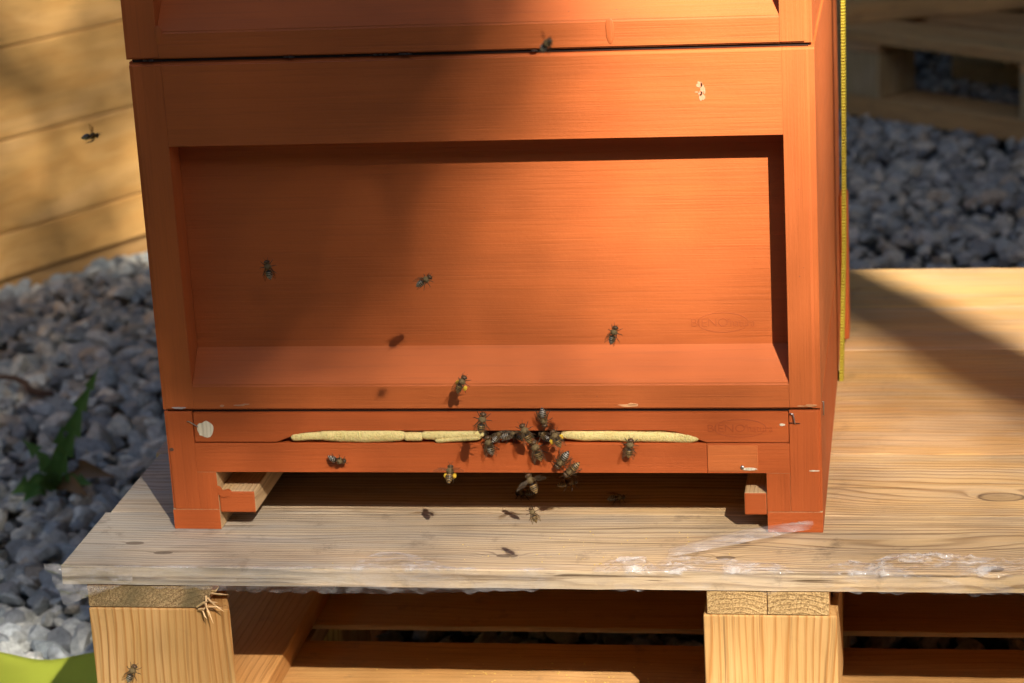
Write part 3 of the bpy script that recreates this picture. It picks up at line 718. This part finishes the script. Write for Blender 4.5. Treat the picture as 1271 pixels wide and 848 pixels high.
# ------------------------------------------------------------------ bees
def bee_mats():
    def m(name, col, rough, spec, nsc, dist):
        t = NT(name); c = t.coord(); n = t.noise(c, nsc, 2); col2 = tuple(x * .5 for x in col)
        return t.fin(t.bsdf(t.mix(n, col2, col), rough, t.bump(n, dist, 1), spec))
    d = {'dark': m('bee_dark_shell', (.028, .018, .012), .35, .5, 1500, .0001), 'tan': m('bee_tan_fur', (.22, .15, .07), .9, .1, 2500, .0002), 'brown': m('bee_brown_shell', (.12, .06, .022), .45, .4, 1500, .0001),
         'pale': m('bee_pale_band', (.62, .54, .42), .9, .1, 2500, .0002), 'amber': m('bee_amber_shell', (.42, .25, .08), .5, .3, 1500, .0001), 'leg': m('bee_leg', (.06, .03, .015), .5, .3, 1500, .0001), 'pollen': m('bee_pollen_load', (.80, .50, .05), .9, .1, 2500, .0003)}
    t = NT('bee_wing'); c = t.coord(); v = t.n('ShaderNodeTexVoronoi', feature='DISTANCE_TO_EDGE'); t.set(v.inputs['Vector'], c); v.inputs['Scale'].default_value = 500
    tr = t.n('ShaderNodeBsdfTransparent'); tr.inputs[0].default_value = (.86, .80, .70, 1); pr = t.bsdf((.13, .09, .05), .5, None, .25)
    mx = t.n('ShaderNodeMixShader'); t.set(mx.inputs[0], t.vramp(v.outputs['Distance'], [(0, .45), (.10, .10)])); t.t.links.new(tr.outputs[0], mx.inputs[1]); t.t.links.new(pr, mx.inputs[2])
    d['wing'] = t.fin(mx.outputs[0]); return d
BM = bee_mats()
def bee_body(grey, curl):
    prof = [(6.6, .02), (6.5, .7), (6.1, 1.3), (5.5, 1.75), (4.9, 1.8), (4.4, 1.35), (4.1, .8), (3.8, 1.1), (3.4, 1.75), (2.8, 2.15), (2.1, 2.3), (1.4, 2.2), (.8, 1.8), (.3, 1.1), (0, .65), (-.3, .9), (-.6, 1.5), (-1.0, 1.95)]
    for k in range(20):
        u = k / 19; x = -1.35 - 5.9 * u; r = 2.3 * (1 - max(0, (u - .25) / .75) ** 2.1) + .12 * math.sin(u * 5 * 2 * math.pi)
        prof.append((x, max(.25, r)))
    prof.append((-7.6, .02)); N = 16; V = []
    for x, r in prof:
        cz_ = .0
        if x > 4: cz_ = -.5
        if x < 0: cz_ = -curl * (x / 7.6) ** 2 * 2.2
        for k in range(N):
            a = 2 * math.pi * k / N; V.append((x * .001, r * math.cos(a) * .001, (cz_ + r * math.sin(a) * (.92 if x < 0 else 1)) * .001))
    mats = [BM['dark'], BM['tan'], BM['pale'] if grey else BM['amber'], BM['brown']]; mb = MB(); F = []; MI = []
    for i in range(len(prof) - 1):
        xm = (prof[i][0] + prof[i + 1][0]) / 2
        if xm > 4.2: mi = 3
        elif xm > 0: mi = 1
        elif xm > -1.3: mi = 0
        else:
            u = (-xm - 1.35) / 5.9 * 5; fr = u % 1; mi = 2 if fr < (.26 if grey else .42) and u < 4.6 else 0
        for k in range(N):
            F.append((i * N + k, i * N + (k + 1) % N, (i + 1) * N + (k + 1) % N, (i + 1) * N + k)); MI.append(mi)
    mb.v = V; mb.f = F; mb.mi = MI; mb.sm = [True] * len(F)
    rr = random.Random(5)
    for _ in range(420):                     # fur of the thorax, face and band edges
        x = rr.uniform(.1, 5.9) if rr.random() < .97 else rr.uniform(-2, -1); a = rr.uniform(0, 6.283)
        r = np.interp(x, [p[0] for p in prof][::-1], [p[1] for p in prof][::-1])
        d = Vector((rr.gauss(-.25, .3), math.cos(a), math.sin(a))).normalized(); b = Vector((x, r * math.cos(a) * .95, r * math.sin(a) * .95 - (.5 if x > 4 else 0)))
        if x < 0: b.z -= curl * (x / 7.6) ** 2 * 2.2; d = Vector((-1, math.cos(a) * .4, math.sin(a) * .4)).normalized()
        t_ = d.cross(Vector((rr.gauss(0, 1), rr.gauss(0, 1), rr.gauss(0, 1)))).normalized() * .09; L = rr.uniform(.45, .95) * (1 if x > 0 else .6)
        mb.add([(b - t_) * .001, (b + t_) * .001, (b + d * L) * .001], [(0, 1, 2)], 1 if x > 0 else 2)
    return mb, mats
def make_bee(grey, curl, pose, pollen_):
    root = bpy.data.objects.new('honey_bee', None); COL.objects.link(root); root.empty_display_size = .01
    mb, mats = bee_body(grey, curl); put('body', mb, mats, root, origin=(0, 0, 0))
    for sy in (1, -1):
        b = bmesh.new(); bmesh.ops.create_uvsphere(b, u_segments=8, v_segments=6, radius=1)
        for v in b.verts: v.co = Vector((5.5 + v.co.x * .75, sy * 1.35 + v.co.y * .6, -.3 + v.co.z * 1.15)) * .001
        put('eye', MB().bm(b, 0, True), BM['dark'], root)
        put('antenna', MB().tube([Vector(p) * .001 for p in ((6.3, sy * .4, .1), (7.4, sy * 1.0, .9), (8.9, sy * 1.6, .2))], [.00014, .00013, .00010], 5), BM['leg'], root)
        for j, (bx_, fx, fy) in enumerate(((3.1, 5.2, 3.6), (2.2, 1.8, 5.0), (1.3, -3.4, 4.4))):
            if pose == 'fly': P = ((bx_, sy * 1.4, -1.5), (bx_ - .8, sy * 2.4, -2.9), (bx_ - 2.6 - j, sy * 2.2, -3.7), (bx_ - 4.2 - j, sy * 1.9, -4.8))
            else: P = ((bx_, sy * 1.4, -1.2), ((bx_ * .5 + fx * .5), sy * (fy * .62), -.3), (fx, sy * fy, -2.3), (fx + (-.9 if j else .8), sy * (fy + .7), -2.75))
            put('leg', MB().tube([Vector(p) * .001 for p in P], [.00034, .00030, .00022, .00010], 5), BM['leg'], root)
        if pollen_:
            b = bmesh.new(); bmesh.ops.create_icosphere(b, subdivisions=2, radius=1)
            c0 = (-.2, 2.9, -2.4) if pose == 'fly' else (-.9, 3.6, -1.2)
            for v in b.verts: v.co = Vector((c0[0] + v.co.x * 1.9, sy * c0[1] + v.co.y * 1.4, c0[2] + v.co.z * 1.5)) * .001
            put('pollen_load', MB().bm(b, 0, True).jitter(.00015, 900), BM['pollen'], root)
        for (ln, wd, ang, hx) in ((9.4, 3.1, (14 if pose == 'sit' else 72), 2.4), (6.6, 2.1, (24 if pose == 'sit' else 98), 1.5)):
            n = 12; V = []
            a = R(ang); dx, dy = -math.cos(a), math.sin(a) * sy; px, py = dy * sy, -dx * sy
            base = Vector((hx, sy * 1.2, 1.9)); dirv = Vector((dx, dy, .06 if pose == 'sit' else .25)); pv = Vector((-dy * sy * sy, dx, 0)) * 1.0
            for i in range(n + 1):
                u = i / n; w_ = wd * (math.sin(math.pi * min(1, u ** .75 * .93 + .03)) ** .75) * .5; c_ = base + dirv * (ln * u)
                V += [(c_ + pv * w_) * .001, (c_ + Vector((0, 0, .15))) * .001, (c_ - pv * w_) * .001]
            F = []
            for i in range(n):
                for k in (0, 1): F.append((i * 3 + k, (i + 1) * 3 + k, (i + 1) * 3 + k + 1, i * 3 + k + 1))
            put('wing', MB().add(V, F, 0, True), BM['wing'], root)
    return root
PROTO = {}
def bee(loc, head, back, kind, label, scale=1.0, curl=.3, grey=False, pollen_=False, flight=False):
    """head: direction the head points to, back: direction the back faces"""
    key = (grey, round(curl, 1), 'fly' if flight else 'sit', pollen_)
    if key in PROTO:
        src = PROTO[key]; o = src.copy(); COL.objects.link(o)
        for ch in list(src.children):
            c = ch.copy(); COL.objects.link(c); c.parent = o
    else:
        o = make_bee(grey, curl, key[2], pollen_); PROTO[key] = o
    X = Vector(head).normalized(); Z = Vector(back); Z = (Z - X * Z.dot(X)).normalized(); Y = Z.cross(X)
    M = Matrix((X, Y, Z)).transposed()
    o.rotation_euler = M.to_euler(); o.location = loc; o.scale = (scale * (1.06 if flight else 1.12),) * 3
    tag(o, label, 'bee', 'honey bees around the hive entrance'); return o
B_ = (0, -1, 0); CPOS_BEE = (-0.2194, -0.22, -0.0203)
def ang(deg): return (math.cos(R(deg)), 0, math.sin(R(deg)))   # in the plane of the hive front
# flying
bee((-.1549, -.0095, .2105), ang(97), (.2, -1, .2), 0, 'dark bee hovering before the shaded left part of the recessed panel', 1.0, grey=True, flight=False)
bee((-.0298, -.0487, .2117), ang(33), (-.3, -1, .5), 0, 'slim bee with pale bands flying before the middle of the recessed panel', .92, grey=True)
bee((-.0134, -.0185, .1235), ang(62), (-.5, -1, .3), 0, 'bee with yellow pollen loads hovering before the sloping ledge of the panel', 1.0, pollen_=True)
bee((.1146, -.1200, .1922), ang(72), (-.3, -1, .2), 0, 'bee flying alone before the sunny right part of the recessed panel', .92, grey=True)
bee((.1122, -.3464, .4357), (.5, -.5, .6), (-.3, -.6, .8), 0, 'out of focus bee flying in front of the joint between the two boxes', .9, grey=True, flight=True)
bee((-.3894, .3000, .2467), (.8, .1, .1), (0, -.4, 1), 0, 'blurred bee flying in front of the light planks at the left', 1.1, grey=True, flight=True)
bee((-.0251, -.0246, .0553), (0, .75, .65), (0, -.7, .7), 0, 'bee with two big yellow pollen loads flying under the left foam pieces', 1.1, pollen_=True, flight=True)
bee((.0346, -.0126, .0433), (-.35, .2, .75), (.1, -1, .2), 0, 'amber bee with spread wings flying just below the front rail', 1.15, flight=True)
bee((.0480, -.0938, .0498), (-.35, .1, 1), (.3, -1, .2), 0, 'small bee flying low over the front deck board below the entrance', .8, grey=False)
bee((.0884, .0600, .0044), (.8, .2, .05), (0, -.3, 1), 0, 'dark bee on the deck in the shade below the right foam piece', .95, grey=True)
bee((.0149, .0700, .0044), (-.9, .1, .0), (0, -.3, 1), 0, 'dark bee on the deck in the shade beneath the bee cluster', 1.05, grey=True)
bee((.0560, .0250, .0300), (.9, .2, .15), (0, -.5, 1), 0, 'dim reddish bee hanging in the shade just under the front rail', 1.1)
bee(CPOS_BEE, (.45, .1, .9), (0, -1, .3), 0, 'dark out of focus bee flying low before the left pallet block', .95, grey=True)
# on the front
S = 1.0
bee((-.1153, -.0055, .0588), ang(-12), (.1, -.6, -.8), 0, 'bee lying on its side on the front rail, left of all the others', .98, grey=True, curl=.9)
bee((.0044, -.0391, .1004), ang(78), (.1, -1, .3), 0, 'topmost left bee of the cluster, head up, with amber bands', 1.12)
bee((.0026, -.0040, .0700), ang(100), B_, 0, 'bee hanging tail down under the left end of the cluster', 1.1, grey=True, curl=.9)
bee((.0085, -.0020, .0765), (.3, .5, .25), (.2, -.8, .9), 0, 'bee half inside the slot at the left end of the cluster', .85, grey=True)
bee((.0180, -.0015, .0775), (.95, .25, .15), (0, -.8, .6), 0, 'bee facing right inside the slot at the middle of the cluster', .95, grey=True)
bee((.0242, -.0005, .0770), (-.5, .7, .2), (0, -.8, .6), 0, 'bee squeezed in the slot beside the one facing right', .85)
bee((.0328, -.0160, .0840), ang(112), (.1, -1, .2), 0, 'bee with amber thorax climbing head up over the middle of the slot', 1.1)
bee((.0449, -.0055, .0925), ang(-84), B_, 0, 'head down bee with white bands on the block, topmost of the cluster', 1.02, grey=True)
bee((.0445, -.0010, .0765), (-.6, .5, .3), (.2, -.8, .7), 0, 'bee deep in the slot at the right side of the cluster', .9, grey=True)
bee((.0520, -.0005, .0770), (.4, .7, .1), (.1, -.9, .5), 0, 'rearmost dark bee in the slot at the right end of the cluster', .8)
bee((.0559, -.0200, .0814), ang(113), (.3, -1, .2), 0, 'blurry winged bee with a yellow load at the right end of the cluster', 1.0, pollen_=True)
bee((.0386, -.0060, .0668), ang(108), B_, 0, 'striped bee hanging head up from the slot below the cluster', 1.15)
bee((.0572, -.0050, .0590), ang(-128), B_, 0, 'upper left of the two slanting bees on the front rail, pale banded', 1.1, grey=True)
bee((.0641, -.0055, .0515), ang(-138), B_, 0, 'lower right of the two slanting bees, at the lower edge of the rail', 1.05)
bee((.1085, -.0060, .0688), ang(80), (0, -1, -.15), 0, 'lone bee on the front rail beneath the right foam piece', 1.05)

# ------------------------------------------------------------------ plank box behind on the left
def plank_box():
    root = empty('plank_box', (0, 0, 0), 'big box of honey coloured tongue and groove planks behind the hive', 'wooden box')
    Zs = [-.2560, -.1880, -.0520, .0810, .2150, .3500, .4850]
    L0, L1 = -1.3, .55
    mats = [wood('cladding_wood_%s' % n, (.68, .38, .125), (.55, .26, .06), f=75, contrast=.45, amp=.05, seed=s_, dirt=.05,
                 knots=kn, rough=.5) for n, s_, kn in (('a', 1, [(.38, .0, .012, .010, 1.5, .8)]), ('b', 4, [(.30, -.03, .014, .012, 1.5, .8), (.415, .02, .012, .010, 1.2, .8)]), ('c', 7, [(.45, .01, .013, .012, 1.5, .8), (.33, .04, .010, .010, 1.2, .8)]))]
    for i in range(6):
        z0, z1 = Zs[i], Zs[i + 1]
        mb = MB().box(L0, L1, 0, .020, z0 + .0007, z1 - .0007, .004, seg=2); put('plank', mb, mats[i % 3], root)
        mb = MB().box(L1 - .02, L1, .0205, .90, z0 + .0007, z1 - .0007, .003); put('plank', mb, mats[(i + 1) % 3], root)
    put('skid', MB().box(L0 + .01, L1 - .01, .010, .060, G - .01, -.2568, .003), wood('skid_wood', (.50, .28, .10), (.36, .17, .05), f=70, contrast=.4), root)
    put('backing', MB().box(L0, L1 - .021, .021, .90, -.25, .480, 0), mats[0], root)
    put('top_board', MB().box(L0 - .02, L1 + .02, -.02, .92, .4855, .51, .003), mats[1], root)
    root.location = (-1.0113, 1.6115, 0); root.rotation_euler = (0, 0, math.atan2(.870, .493))
plank_box()

# ------------------------------------------------------------------ two pallets stacked behind on the right
DIM = [wood('old_pallet_wood_%s' % n, c_, (.24, .14, .07), f=120, seed=s_, contrast=.4, dirt=.7) for n, c_, s_ in (('a', (.60, .35, .14), 21), ('b', (.54, .30, .12), 25))]
DIMB = wood('old_pallet_block', (.50, .36, .18), (.26, .15, .07), f=120, grain='z', seed=31, dirt=.5)
def yard_pallet(label, z0, loc, rot, Wd=1.0, Dp=.8):
    root = empty('pallet', (0, 0, 0), label, 'pallet', 'old pallets stacked on the gravel behind')
    for k, y in enumerate((0, .35, .70)):
        put('runner', MB().box(0, Wd, y, y + .10, 0, .038, .002), DIM[0], root)
        for x in (0, .44, .875): put('block', MB().box(x, x + .125, y, y + .10, .0385, .118, .002), DIMB, root)
    for x in (0, .44, .875): put('stringer', MB().box(x, x + .125, 0, .80, .1185, .136, .002), DIM[1], root)
    for k in range(5):
        y = k * .172; put('deck_board', MB().box(0, Wd, y, y + .112, .1365, .158, .002), DIM[k % 2], root)
    root.location = (*loc, z0); root.rotation_euler = (0, 0, rot)
a1 = math.atan2(-.65, .76)
yard_pallet('old shaded pallet lying on the gravel at the upper right', G, (.1905 - .76 * .045, 2.76 + .65 * .045), a1)
yard_pallet('upper shaded pallet set crosswise on the other one at the top right', G + .1585, (.1905 - .76 * .03 + .01, 2.76 + .65 * .03 + .02), R(19))

# ------------------------------------------------------------------ weed, twig, green cloth
def leaf_mesh(path, wid, lob, seed, fold=.25):
    path = [Vector(p) for p in path]; n = 46; V = []; F = []
    def at(u):
        s_ = u * (len(path) - 1); i = min(int(s_), len(path) - 2); f_ = s_ - i
        return path[i].lerp(path[i + 1], f_)
    for i in range(n + 1):
        u = i / n; p = at(u); d = (at(min(1, u + .03)) - at(max(0, u - .03))).normalized()
        side = d.cross(Vector((0.15, -1, .35))).normalized(); up = side.cross(d)
        tooth = (u * lob) % 1
        w_ = wid * .78 * (math.sin(math.pi * min(1, u * .9 + .08)) ** .8) * (.30 + .95 * (1 - tooth)) if u < .97 else wid * .05
        for s_ in (-1, -.5, 0, .5, 1):
            V.append(p + side * w_ * s_ - d * abs(s_) * w_ * .35 + up * (abs(s_) * w_ * fold))
    for i in range(n):
        for k in range(4): F.append((i * 5 + k, (i + 1) * 5 + k, (i + 1) * 5 + k + 1, i * 5 + k + 1))
    return MB().add(V, F, 0, True)
def leaf_material(name, c1, c2):
    t = NT(name); c = t.coord(); n = t.noise(c, 60, 4); 
    return t.fin(t.bsdf(t.mix(n, c1, c2), .5, t.bump(n, .002, .6), .35, Subsurface_Weight=.1))
wd = empty('dandelion_plant', (-.655, .82, G), 'green dandelion weed with one tall jagged leaf growing in the left gravel', 'plant')
LG = leaf_material('leaf_green', (.06, .15, .03), (.11, .23, .05)); LB = leaf_material('leaf_dry', (.16, .09, .04), (.26, .15, .07))
bs = Vector((-.655, .82, G + .004))
for P_, w_, lb, m in (([bs, (-.640, .82, -.235), (-.612, .81, -.175), (-.583, .80, -.127)], .012, 6, LG),
                      ([bs, (-.650, .825, -.235), (-.640, .82, -.200)], .010, 3, LG),
                      ([bs, (-.668, .82, -.240), (-.690, .82, -.218)], .011, 3, LG),
                      ([bs, (-.672, .80, -.262), (-.694, .775, -.268)], .015, 3, LG),
                      ([bs, (-.665, .79, -.262), (-.672, .755, -.270)], .014, 3, LG),
                      ([bs, (-.650, .80, -.250), (-.642, .79, -.228)], .012, 2, LG),
                      ([bs, (-.630, .81, -.262), (-.605, .80, -.266)], .010, 3, LG),
                      ([bs, (-.625, .83, -.258), (-.585, .83, -.268)], .012, 2, LB),
                      ([bs, (-.630, .80, -.265), (-.600, .775, -.272)], .010, 2, LB)):
    put('leaf', leaf_mesh(P_, w_, lb, 1), m, wd)
mb = MB(); P0 = Vector((-.93, 1.25, -.262)); P1 = Vector((-.76, 1.11, -.262))
mb.tube([P0.lerp(P1, i / 10) + Vector((0, 0, .004 * math.sin(i * 1.3))) + Vector((.004 * math.sin(i * 2.1), 0, 0)) for i in range(11)], [.004 + .001 * math.sin(i) for i in range(11)], 7)
tag(put('twig', mb, flat_mat('bark_brown', (.09, .055, .04), .9)), 'thin brown twig lying on the gravel above the dandelion', 'twig')
def cloth():
    V = []; F = []; nx, ny = 60, 50
    for j in range(ny + 1):
        for i in range(nx + 1):
            x = -.95 + .62 * i / nx; yb = .292 + .012 * math.sin((x + .3) * 22) + .006 * math.sin(x * 55)
            y = yb - .55 * j / ny
            z = -.238 + .010 * mnoise.noise(Vector((x * 7, y * 7, 3))) + .006 * math.sin(x * 30 + y * 25) - (.012 if j == 0 else 0)
            V.append((x, y, z))
    for j in range(ny):
        for i in range(nx): F.append((j * (nx + 1) + i, (j + 1) * (nx + 1) + i, (j + 1) * (nx + 1) + i + 1, j * (nx + 1) + i + 1))
    t = NT('lime_cloth'); c = t.coord(); s = t.sep(c); wv = t.math('SINE', t.mul(t.add(s[0], t.mul(s[1], .3)), 1500)); wv2 = t.math('SINE', t.mul(s[1], 1500)); n = t.noise(c, 12, 3)
    h = t.mul(wv, wv2); col = t.mix(n, (.50, .58, .05), (.62, .68, .08)); col = t.mix(t.vramp(h, [(.0, .2), (.6, 0)]), col, (.22, .27, .03))
    m = t.fin(t.bsdf(col, .8, t.bump(h, .0004, .8), .2))
    tag(put('green_cloth', MB().add(V, F, 0, True), m), 'lime green woven cloth spread on the gravel at the lower left corner', 'cloth')
cloth()

# ------------------------------------------------------------------ unseen tree and post towards the sun; crown laid out to shape the shade
TS = [(.03, .25, .36), (.14, .21, 1.), (.18, .20, 1.), (.20, .25, 1.), (.10, .24, .85), (.00, .173, .40), (.055, .155, .45), (.135, .13, .95), (.17, .12, .85), (.215, .105, .5),  # u, v and share of sun wanted there; drives leaf density
      (-.155, .115, .30), (-.07, .09, .36), (.0, .083, .40), (.08, .07, .45), (.135, .045, .48), (.21, .02, .34), (-.2, .05, .36), (-.1, .04, .38), (.0, .03, .38), (.1, -.01, .38), (.2, -.06, .42),
      (-.3, .05, .36), (-.3, -.05, .34), (-.15, -.1, .55), (.0, -.1, .6), (-.15, -.16, .9), (.0, -.16, .95), (.15, -.16, .8), (.25, .28, 1.), (.3, .0, .48), (.3, -.1, .48), (.3, .1, .40), (.4, -.1, .5), (.45, .0, .45), (.45, .12, .34), (.4, .2, .26),
      (.6, .1, .7), (.62, .2, .8), (.65, .3, .8), (.62, -.05, .6), (.15, .32, 1.), (.1, .30, .9)]
def canopy_od(u, v, base=False):
    """optical depth of foliage seen from a point with sun-plane coordinates u, v"""
    vb = np.interp(u, [-.9, -.29, -.235, -.163, -.107, -.072, -.042, -.02, .012, .04, .09, .2, .45, .7, .8],
                   [.25, .25, .140, .136, .136, .145, .172, .205, .245, .285, .39, .55, .46, .42, .36])
    d = (v - vb); full = np.clip(d / .05 + .5, 0, 1)
    if not base:
        od = np.where((u < -.33) & (v < 1.0), 1.6, np.interp(u, [-.15, -.10], [4.3, 5.8])) * full
        return np.where(v > 1.02, np.where((u > -.6) & (u < .45), 1.9, od), od)
    num = 0; den = 1e-9
    for (a, b, T) in TS:
        w_ = np.exp(-((u - a) ** 2 + (v - b) ** 2) / (2 * .035 ** 2)) + 1e-12 / ((u - a) ** 2 + (v - b) ** 2 + 1e-3); num = num + w_ * (-math.log(T) * 1.12 + .26 * (T < .9)); den = den + w_
    return num / den * (1 - full)
U = Vector((1, .55, 0)).normalized(); V_ = Vector((-.55 * .6359 / 1.1413, .6359 / 1.1413, .7719))
def foliage():
    D = 12.0; n = 150000; rr = np.random.default_rng(3)  # added sun blocker: leaves scattered to give the wanted shade
    root = empty('shade_mask_tree', (*(SUN * D)[:2], G), 'unseen leafy tree added towards the sun, crown shaped to shade the hive and yard', 'tree')
    u = rr.uniform(-1.3, 2.4, n); v = rr.uniform(-.25, 2.1, n)
    keep = rr.uniform(0, 1, n) < canopy_od(u, v) * 3.7 * 2.35 / .00067 / n
    n2 = 60000; u2 = rr.uniform(-.6, .85, n2); v2 = rr.uniform(-.3, .6, n2)
    keep2 = rr.uniform(0, 1, n2) < canopy_od(u2, v2, True) * 1.45 * .9 / .000107 / n2
    sz = np.concatenate([np.full(int(keep.sum()), .75), np.full(int(keep2.sum()), .30)])
    u = np.concatenate([u[keep], u2[keep2]]); v = np.concatenate([v[keep], v2[keep2]]); n = len(u); wv = rr.uniform(-1.2, 1.2, n)
    ce = np.outer(u, U) + np.outer(v, V_) + np.outer(D + wv, SUN)
    q = rr.normal(size=(n, 3)); q /= np.linalg.norm(q, axis=1)[:, None]; q2 = np.cross(q, rr.normal(size=(n, 3))); q2 /= np.linalg.norm(q2, axis=1)[:, None]
    s_ = (rr.uniform(.7, 1.25, n) * sz)[:, None]; a = q * .045 * s_; b = q2 * .030 * s_
    VV = np.stack([ce - a, ce + b * .9 - a * .1, ce + a, ce - b * .9 - a * .1], 1).reshape(-1, 3)
    mb = MB(); mb.v = [tuple(p) for p in VV]; mb.f = [(4 * i, 4 * i + 1, 4 * i + 2, 4 * i + 3) for i in range(n)]; mb.mi = [0] * n; mb.sm = [False] * n
    put('crown', mb, leaf_material('tree_leaf', (.04, .09, .02), (.08, .15, .03)), root)
    bark = flat_mat('tree_bark', (.12, .09, .06), .95, nscale=25)
    c0 = SUN * D + U * .5 + V_ * 1.9
    base = Vector((SUN.x * D + 1.9, SUN.y * D - .6, G)); pts = [base, base + Vector((-.1, .1, 3)), base + Vector((-.3, .3, 6.5)), Vector((c0.x + .5, c0.y, c0.z + .3))]
    put('trunk', MB().tube(pts, [.28, .22, .15, .06], 14), bark, root)
    for (uu, vv) in ((-.9, 1.7), (1.9, 1.2), (2.1, 1.9), (-.4, 2.0)):
        e = U * uu + V_ * vv + SUN * D; st = pts[3] if uu < 1 else pts[2]; m = (st + e) / 2 + Vector((0, 0, .1)); put('branch', MB().tube([st, m, e], [.05, .035, .015], 8), bark, root)
foliage()
pb = Vector((.482, -.876, 0)) * 4.0 + U * .5335
mb = MB().box(pb.x - .055, pb.x + .055, pb.y - .02, pb.y + .02, G, 4.3, .004)
po = put('timber_post', mb, wood('post_wood', (.45, .32, .18), (.26, .15, .07), f=150, grain='z')); po.rotation_euler = (0, 0, math.atan2(.482, .876)); tag(po, 'tall square timber post towards the sun that throws a shadow strip on the deck', 'post')

# ------------------------------------------------------------------ unseen hedges and a tree crown, added to block skylight
HEDGE = leaf_material('hedge_leaf', (.02, .05, .012), (.045, .09, .022))
def sky_blocker_hedge(x0, x1, y0, y1, h, label, n=5000, seed=1):  # leafy wall added out of view to cut skylight and bounce
    rr = np.random.default_rng(seed); b = bmesh.new(); bmesh.ops.create_cube(b, size=1); bmesh.ops.subdivide_edges(b, edges=list(b.edges), cuts=14, use_grid_fill=True)
    for v in b.verts:
        p = Vector(((x0 + x1) / 2 + v.co.x * (x1 - x0), (y0 + y1) / 2 + v.co.y * (y1 - y0), G + h / 2 + v.co.z * h)); v.co = p + mnoise.noise_vector(p * 1.3) * .12
    root = empty('sky_blocker_hedge', ((x0 + x1) / 2, (y0 + y1) / 2, G), label, 'sky_blocker_hedge'); put('core', MB().bm(b), flat_mat('hedge_core', (.02, .035, .012), .95, nscale=15), root)
    mb = MB(); 
    for _ in range(n):
        f = rr.integers(0, 5); u, w_ = rr.uniform(0, 1, 2)
        p = [(x0 + u * (x1 - x0), y0, G + w_ * h), (x0 + u * (x1 - x0), y1, G + w_ * h), (x0, y0 + u * (y1 - y0), G + w_ * h), (x1, y0 + u * (y1 - y0), G + w_ * h), (x0 + u * (x1 - x0), y0 + w_ * (y1 - y0), G + h)][f]
        p = Vector(p) + Vector(rr.normal(size=3)) * .06; a = Vector(rr.normal(size=3)).normalized() * .07; c = a.cross(Vector(rr.normal(size=3))).normalized() * .045
        mb.add([p - a, p + c, p + a, p - c], [(0, 1, 2, 3)])
    put('foliage', mb, HEDGE, root)
sky_blocker_hedge(-8, 9, -6.2, -5.2, 4.25, 'tall leafy sky blocker added unseen behind the camera')
sky_blocker_hedge(-6.5, -5.5, -5, 7.5, 2.4, 'leafy sky blocker added along the left side of the yard', seed=2)
sky_blocker_hedge(6.5, 7.5, -1.5, 7.5, 4.6, 'tall leafy sky blocker added along the right side of the yard', seed=3)
sky_blocker_hedge(-6.5, 7.5, 7.6, 8.6, 4.2, 'tall leafy sky blocker added at the far end of the yard', seed=4)
def big_crown():  # leaf roof added overhead to darken the ambient light
    rr = np.random.default_rng(9); root = empty('sky_blocker_tree', (2.6, 5.5, G), 'unseen spreading tree added to block skylight over the yard behind the hive', 'tree')
    n = 33000; mb = MB()
    th = rr.uniform(0, 2 * np.pi, n); r = np.sqrt(rr.uniform(0, 1, n)); X = 2.7 + r * np.cos(th) * 4.6; Y = 3.9 + r * np.sin(th) * 5.9; Z = 3.9 + rr.uniform(-.5, .9, n) * np.sqrt(1.02 - r * r)
    Q = rr.normal(size=(n, 3)) ; Q[:, 2] *= .35; Q /= np.linalg.norm(Q, axis=1)[:, None]; Q2 = np.cross(Q, rr.normal(size=(n, 3)) * (.6, .6, 1.4)); Q2 /= np.linalg.norm(Q2, axis=1)[:, None]
    P = np.stack([X, Y, Z], 1); a = Q * .12; b = Q2 * .08
    VV = np.stack([P - a, P + b, P + a, P - b], 1).reshape(-1, 3)
    mb.v = [tuple(p) for p in VV]; mb.f = [(4 * i, 4 * i + 1, 4 * i + 2, 4 * i + 3) for i in range(n)]; mb.mi = [0] * n; mb.sm = [False] * n
    put('crown', mb, HEDGE, root); bark = flat_mat('old_bark', (.10, .075, .05), .95, nscale=25)
    put('trunk', MB().tube([(2.6, 5.5, G), (2.5, 5.4, 1.5), (2.2, 5.2, 3.0), (1.8, 4.8, 4.2)], [.32, .25, .2, .08], 14), bark, root)
    for e in ((-3.5, 3.5, 4.0), (0, 1.0, 4.0), (4.5, 3.0, 4.0), (0, 7.5, 4.1)): put('branch', MB().tube([(2.3, 5.25, 2.8), ((2.3 + e[0]) / 2, (5.25 + e[1]) / 2, 3.7), e], [.13, .08, .02], 8), bark, root)
big_crown()
